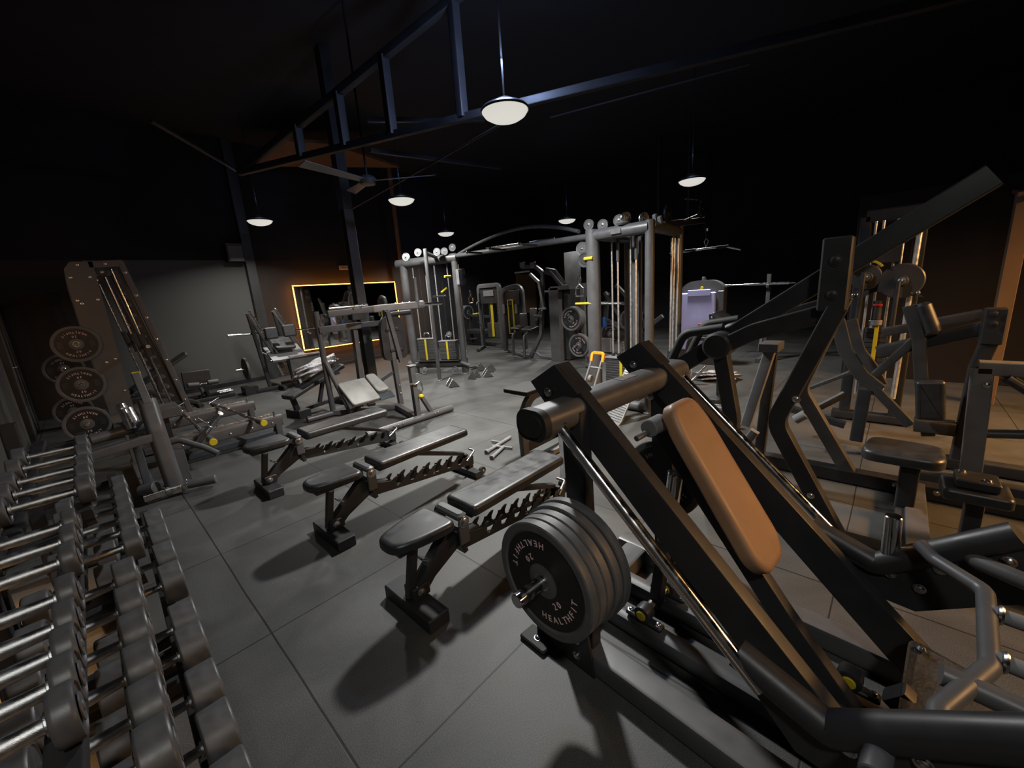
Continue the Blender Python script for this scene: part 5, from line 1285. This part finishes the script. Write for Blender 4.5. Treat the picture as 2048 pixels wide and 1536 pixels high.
# low bench with white sheet, seen between tower and lever machine
SB = Frame(6.5, 1.15, 0)
t = thing('low_machine_bench', 'low dark padded bench with grey tubes behind the hack squat', 'bench', SB)
p = SB.X(1415, 757); G().pad((-.1, SB.X(1450, 757).y, p.z-.06), V3((1, 0, 0)), V3((0, 1, 0)), rounded([(0, 0), (.4, 0), (.4, .8), (0, .8)], .04), .07, .02).build('pad', m_pad, t)
for yy in (SB.X(1400, 760).y, SB.X(1440, 760).y): G().beam([(.1, yy, p.z-.06), (.1, yy, 0)], .06, .06, (1, 0, 0)).build('leg', m_grey, t)
p2 = SB.X(1380, 735, -.1); G().cyl((p2.x, p2.y, 0), (p2.x, p2.y, p2.z+.12), .03).build('post', m_steel, t)
G().cyl(SB.X(1413, 733, -.2), SB.X(1372, 772, -.4), .022).build('slanted_bar', m_steel, t)
sh = lump('white_sheet', SB.wld((.1, SB.X(1432, 752).y, p.z+.05)), (.4, .5, .10), m_bag, 9, None, None, 20, .3); tag(sh, 'crumpled white sheet lying on the low dark bench', 'cloth')
# tube base machine on floor between
TB = Frame(4.1, 1.05, 0)
t = thing('cable_row_base', 'thick grey horizontal tube base on the floor right of the tower column', 'gym machine', TB)
G().tube([TB.Z(1390, 812, .14), TB.Z(1470, 822, .14)], .055).build('base_tube', m_grey, t); q = TB.Z(1430, 812, .14); G().cyl((q.x, q.y, 0), (q.x, q.y, .2), .04).build('foot', m_rubber, t); G().box((q.x, q.y, .21), (.12, .1, .04)).build('clamp', m_black, t)
G().tube([TB.Z(1395, 835, .05), TB.Z(1480, 850, .05)], .03).build('floor_tube', m_grey, t)
# black back-pad machine at (1440,640)
KF = Frame(5.4, 1.35, 0)
t = thing('preacher_curl_machine', 'dark machine with sloping black pad in front of the lilac shroud', 'gym machine', KF)
def k_(u, v, x=0): return KF.X(u, v, x)
a_, b2_ = k_(1434, 622), k_(1470, 645)
G().pad(a_+V3((-.15, 0, 0)), V3((1, 0, 0)), (b2_-a_), rounded([(0, 0), (.35, 0), (.35, (b2_-a_).length), (0, (b2_-a_).length)], .03), -.06 if False else .06, .018).build('arm_pad', m_pad, t)
G().beam([k_(1424, 628, -.1), k_(1428, 690, -.1)], .06, .06, (1, 0, 0)).build('bracket', m_black, t)
for v in (635, 650): bolt(k_(1424, v, -.14), (-1, 0, 0), t, .014)
G().beam([k_(1445, 640, .05), (.05, k_(1445, 640).y, 0)], .08, .08, (1, 0, 0)).build('post', m_black, t)
G().beam([(-.4, k_(1445, 640).y, .04), (.4, k_(1445, 640).y, .04)], .09, .07).build('base_rail', m_black, t)
G().sweep(fillet([k_(1372, 720, -.3), k_(1380, 680, -.3), k_(1400, 668, -.3), k_(1440, 668, -.3)], .12), circ(.035, 12), (1, 0, 0)).build('bent_tube', m_grey, t)
G().beam([(-.3, k_(1372, 720, -.3).y, k_(1372, 720, -.3).z), (-.3, k_(1372, 720, -.3).y, 0)], .06, .06, (1, 0, 0)).build('front_leg', m_grey, t)
# ================================================================ lever machine at right
VM = Frame(2.72, 0, 0)
vm = thing('lever_row_machine', 'large dark lever machine with kinked legs and long slanting arms behind the hack squat', 'gym machine', VM)
def v_(u, v, x=0): return VM.X(u, v, x)
XF = .96
G().sweep(fillet([(.0, .115, .06), (.0, .46, .70), (.0, .225, 1.36)], .16, 6), rrect(.09, .085, .012), (1, 0, 0)).build('kinked_leg', m_black, vm)
G().sweep(fillet([(XF, .125, .06), (XF, .48, .68), (XF, .27, 1.36)], .16, 6), rrect(.09, .085, .012), (1, 0, 0)).build('kinked_leg', m_grey, vm)
for x in (0, XF):
    yb_ = .25 if x == 0 else .33
    G().box((x+.04, yb_, 1.53), (.14, .125, .37), ch=.008).build('pivot_box', m_black, vm)
    for z in (1.43, 1.60): bolt((x-.035, yb_, z), (-1, 0, 0), vm, .022, m_black)
bolt((-.05, .36, .86), (-1, 0, 0), vm, .016); bolt((-.05, .25, .30), (-1, 0, 0), vm, .014)
# levers
for x, k in ((.20, 0), (.78, .06)):
    a_, b2_ = v_(1345, 742, .20), v_(1985, 352, .20)
    G().beam([(x, a_.y+k, a_.z), (x, b2_.y+k, b2_.z)], .11, .115, (1, 0, 0), c=.010).build('lever_arm', m_black, vm)
    h = v_(1450, 690, .2)
    G().sweep(fillet([(x-.10, .27+k, 1.33), (x-.10, .62+k, 1.22), (x-.10, h.y+k, h.z+.0)], .25, 6), rrect(.10, .09, .010), (1, 0, 0)).build('link_arm', m_black, vm)
    G().lathe((x-.20, h.y+k, h.z+.02), (1, 0, 0), [(0, .07), (.01, .085), (.20, .085), (.21, .07)], 24).build('pivot_hub', m_black, vm)
    G().tube([(x-.05, a_.y+k+.02, a_.z+.02), (x-.05, h.y+k+.25, h.z+.08), (x-.05, h.y+k, h.z+.12)], .03, .1, 12, (1, 0, 0)).build('grip_tube', m_rubber, vm)
h = v_(1450, 690, .2)
G().sweep(fillet([(.10, h.y, h.z), (.10, h.y-.10, .62), (.10, h.y-.02, .42), (.10, h.y+.02, .10)], .2, 6), rrect(.09, .09, .012), (1, 0, 0)).build('hub_leg', m_black, vm)
bolt(v_(1458, 856, .05), (-1, 0, 0), vm, .016)
# mid struts
a_, b2_, c_ = v_(1540, 702, .55), v_(1492, 850, .55), v_(1512, 905, .55)
G().beam([a_, b2_], .07, .06, (1, 0, 0)).build('light_strut', m_silver, vm, 'light grey strut')
G().beam([mv(a_, .08, .0, 0), (c_.x+.08, c_.y, .05)], .07, .06, (1, 0, 0)).build('mid_post', m_black, vm)
G().box(mv(a_, .03, 0, .03), (.20, .12, .06)).build('post_cap', m_grey, vm)
G().beam([v_(1510, 862, .5), v_(1478, 905, .5)], .06, .05, (1, 0, 0)).build('light_strut', m_silver, vm)
# base
G().beam([(0, .30, .045), (0, -2.2, .045)], .10, .09, c=.01).build('base_rail', m_black, vm)
G().beam([(XF, .85, .055), (XF, -2.4, .055)], .10, .10, c=.01).build('base_rail', m_black, vm)
G().beam([(0.05, -.215, .06), (XF-.05, -.21, .08)], .10, .08, c=.01).build('base_cross_beam', m_grey, vm)
G().beam([(.10, h.y, .05), (XF, .80, .05)], .10, .09, c=.01).build('base_cross_beam', m_black, vm)
for y in (-.12, -.32, -.40): bolt((XF-.05, y, .07), (-1, 0, 0), vm, .014)
# seat in the middle and lower roll pad
G().pad((.40, -.30, .40), V3((1, 0, 0)), V3((0, 1, 0)), rounded([(.0, .0), (.30, .0), (.33, .34), (.0, .38)], .09, 6), .07, .025).build('seat_pad', m_pad, vm)
G().beam([(.55, -.16, .40), (.55, -.16, .08)], .09, .08, (1, 0, 0)).build('seat_post', m_black, vm)
G().beam([(.57, -.16, .06), (.0, -.16, .05)], .08, .07).build('seat_beam', m_black, vm)
# near pad bracket
pr_ = v_(1965, 975, .14)
G().pad((.05, pr_.y-.10, .40), V3((1, 0, 0)), V3((0, 1, 0)), rounded([(0, 0), (.22, 0), (.22, .24), (0, .24)], .03), .06, .018).build('knee_pad', m_pad, vm)
G().box((.16, pr_.y+.02, .485), (.15, .15, .045), ch=.006).build('pad_bracket', m_black, vm)
for d_ in (-.04, .04): bolt((.16+d_, pr_.y+d_+.03, .508), (0, 0, 1), vm, .014)
G().beam([(.25, pr_.y, .38), (.25, pr_.y, .07)], .07, .07, (1, 0, 0)).build('pad_post', m_black, vm)

# tan lit frame machine at right edge
TM = Frame(3.95, -.46, 0)
tm = thing('leg_extension_machine', 'brown-lit square tube frame machine with hanging pad cut by the right edge', 'gym machine', TM)
def t_(u, v, x=0): return TM.X(u, v, x)
a_, b2_ = t_(1965, 735), t_(1945, 935)
m_tanmetal = m_silver
G().beam([(0, a_.y, a_.z), (0, b2_.y, 0.05)], .10, .09, (1, 0, 0), c=.012).build('front_post', m_tanmetal, tm)
G().beam([(0, a_.y+.02, a_.z), (0, a_.y-1.2, a_.z)], .09, .09, c=.012).build('top_rail', m_tanmetal, tm)
G().beam([(0, b2_.y+.3, .05), (0, b2_.y-1.3, .05)], .10, .09, c=.012).build('base_rail', m_grey, tm)
G().beam([(0, a_.y-.10, a_.z-.05), (0, a_.y-1.0, .12)], .05, .20, (1, 0, 0), c=.02).build('sloping_pad', m_pad, tm)
G().pad((.3, t_(1900, 850).y, t_(1900, 862).z), V3((0, .12, 1)), V3((0, 1, 0)), rounded([(0, 0), (.30, 0), (.30, .16), (0, .16)], .03), .06, .02).build('hanging_pad', m_pad, tm)
bolt(t_(1973, 770, -.05), (-1, 0, 0), tm, .016)
G().tube([(0, b2_.y, .42), (0, b2_.y-.25, .46), (0, b2_.y-.5, .36), (0, b2_.y-1, .36)], .03, .08).build('foot_tube', m_grey, tm)

m_mid = mat('smoky_powder_coat', (0.042, 0.04, 0.039), 0.45, 0.0, 0.4, noise=(9, 0.1))
# dual pulley machine with weight discs
CM = Frame(5.2, -.1, 0)
cm = thing('cable_crossover_machine', 'brown-lit cable machine with two round cams and chrome rods behind the lever arms', 'gym machine', CM)
def c2(u, v, x=0): return CM.X(u, v, x)
yL, yR = c2(1712, 600).y, c2(1822, 600).y; zt = 2.0
for y in (yL, yR): G().beam([(.15, y, 0), (.15, y, zt)], .09, .10, (1, 0, 0)).build('side_column', m_black, cm)
G().beam([(.15, yL, zt), (.15, yR, zt)], .10, .12).build('top_beam', m_black, cm)
G().beam([(.15, yL+.1, .05), (.15, yR-.1, .05)], .12, .08).build('base_beam', m_black, cm)
for u in (1733, 1748, 1776, 1790): 
    y = c2(u, 600).y; G().cyl((.05, y, .3), (.05, y, zt-.05), .011, 12).build('guide_rod', m_rod, cm)
y = c2(1820, 560).y; G().cyl((-.02, y, .3), (-.02, y-.02, zt-.05), .02, 14).build('guide_rod', m_rod, cm)
for u, v, lab in ((1733, 555, 0), (1803, 562, 1)):
    p = c2(u, v, -.06); G().lathe(mv(p, .03), (-1, 0, 0), [(0, .105+.04*lab), (.01, .115+.04*lab), (.05, .115+.04*lab), (.06, .105+.04*lab), (.062, .05), (.08, .04)], 32).build('cam_disc', m_mid, cm)
    bolt(mv(p, -.05), (-1, 0, 0), cm, .025)
    q = c2(1728 if not lab else 1797, 545 if not lab else 562, -.14); e = c2(1712 if not lab else 1784, 652, -.14)
    G().cyl(q, e, .018).build('drop_handle', m_black, cm); G().cyl(e, mv(e, 0, 0, -.03), .022).build('handle_tip', m_steel, cm)
p = c2(1733, 540, -.13); G().sweep([p+V3((0, .13*math.cos(a), .13*math.sin(a)-.05)) for a in [.3+i*.25 for i in range(10)]], rrect(.02, .04, .004), (1, 0, 0)).build('scale_arc', m_yellow, cm)
p = c2(1768, 592, -.06); g = G(); g.poly([mv(p, 0, .26, -.02), mv(p, 0, .20, .06), mv(p, 0, .05, .10), mv(p, 0, -.05, .10), mv(p, 0, -.20, .06), mv(p, 0, -.26, -.02), mv(p, 0, -.14, -.0), mv(p, 0, -.07, .04), mv(p, 0, .07, .04), mv(p, 0, .14, 0)], (1, 0, 0), .03); g.build('yoke_plate', m_mid, cm)
for s in (-.22, -.18, .18, .22): bolt(mv(p, -.02, s, .02), (-1, 0, 0), cm, .014)
q = c2(1755, 612, -.05); G().cyl(mv(q, 0, 0, .05), mv(q, 0, 0, -.13), .035).build('sensor_body', m_black, cm); G().cyl(mv(q, -.01, 0, .02), mv(q, -.01, 0, 0), .037).build('red_band', m_red, cm); G().cyl(mv(q, 0, 0, -.13), mv(q, 0, 0, -.18), .05).build('sensor_foot', m_silver, cm)
yA, yB = c2(1728, 680).y, c2(1775, 680).y
stack(G(), -.05, .10, yB, yA, .32, c2(1750, 655).z, 14).build('weight_stack', m_stack, cm)
ys = c2(1752, 670).y; G().boxz(-.065, -.055, ys-.015, ys+.015, .34, c2(1750, 640).z, .002).build('number_strip', m_yellow, cm)
G().box((0, (yA+yB)/2, c2(1760, 540).z+.15), (.12, .2, .18)).build('head_block', m_black, cm)

# plate-loaded bench with lever to the right box
PB = Frame(4.35, -.45, 0)
pm2 = thing('plate_loaded_chest_machine', 'dark machine with round seat-back roll and lever ending in a square box at right', 'gym machine', PB)
def p_(u, v, x=0): return PB.X(u, v, x)
G().beam([p_(1765, 665, .2), p_(1965, 628, .2)], .07, .07, (1, 0, 0)).build('upper_lever', m_mid, pm2)
G().beam([p_(1755, 705, .1), p_(1972, 655, .1)], .10, .10, (1, 0, 0)).build('lower_lever', m_mid, pm2)
G().box(p_(1986, 652, .0), (.12, .11, .25), ch=.008).build('pivot_box', m_black, pm2)
for v in (628, 648): bolt(p_(1988, v, -.085), (-1, 0, 0), pm2, .02, m_black)
G().beam([p_(1980, 680, .0), p_(1955, 735, .0), (.0, p_(1950, 735).y, 0)], .09, .09, (1, 0, 0)).build('rear_post', m_black, pm2)
G().sweep(fillet([p_(1818, 612, .0), p_(1838, 680, .0), p_(1842, 760, .0), p_(1856, 870, 0)], .15, 5), rrect(.08, .075, .012), (1, 0, 0)).build('seat_mast', m_mid, pm2)
a_ = p_(1826, 606, -.02); b2_ = p_(1850, 668, -.02)
G().cyl(mv(a_, -.0, -.05, -.0), mv(b2_, -.0, -.05, -.0), .046, 24, .02).build('back_roll', m_pad, pm2)
bolt(p_(1839, 768, -.05), (-1, 0, 0), pm2, .022)
G().beam([p_(1828, 680, .05), p_(1750, 750, .05)], .06, .06, (1, 0, 0)).build('brace', m_mid, pm2)
G().beam([(0, p_(1840, 770).y, .32), (.0, p_(1840, 770).y-.22, .32)], .14, .10).build('seat_base', m_mid, pm2)
G().beam([(0, p_(1745, 800).y, .05), (0, p_(1960, 800).y-.3, .05)], .10, .09).build('base_rail', m_black, pm2)
G().sweep(fillet([p_(1700, 640, .3), p_(1715, 700, .3), p_(1745, 740, .3), p_(1760, 770, .3)], .2, 6), rrect(.10, .05, .01), (1, 0, 0)).build('curved_arm', m_mid, pm2)
G().sweep(fillet([p_(1675, 640, .1), p_(1690, 700, .1), p_(1722, 750, .1), p_(1760, 780, .1)], .2, 6), rrect(.10, .05, .01), (1, 0, 0)).build('curved_arm', m_mid, pm2)
G().beam([p_(1748, 775, .1), p_(1820, 850, .1)], .07, .06, (1, 0, 0)).build('lower_strut', m_mid, pm2)
G().beam([p_(1730, 778, .1), p_(1712, 880, .1)], .09, .09, (1, 0, 0)).build('front_post', m_black, pm2)
G().cyl(p_(1590, 840, -.2), p_(1612, 828, -.2), .04).build('foot_roll', m_foam, pm2); G().beam([p_(1612, 828, -.2), p_(1690, 788, -.1)], .05, .05).build('roll_arm', m_black, pm2)
G().beam([p_(1575, 815, .1), p_(1690, 850, .1)], .07, .06).build('front_rail', m_black, pm2)
G().beam([p_(1620, 775, .3), p_(1700, 745, .3)], .10, .03).build('foot_plate', m_mid, pm2)

# brown partition wall at right
XP = 7.6
a_, b2_ = PX(1722, 395, XP), PX(1722, 560, XP)
struct('wall_right', G().boxz(XP, XP+.1, YF, a_.y, 0, a_.z), mat('very_dark_brown_wall', (0.008, 0.005, 0.004), .8, noise=(1.5, .1)))
a_, b2_ = PX(1850, 375, 5.4), PX(2048, 405, 5.4)
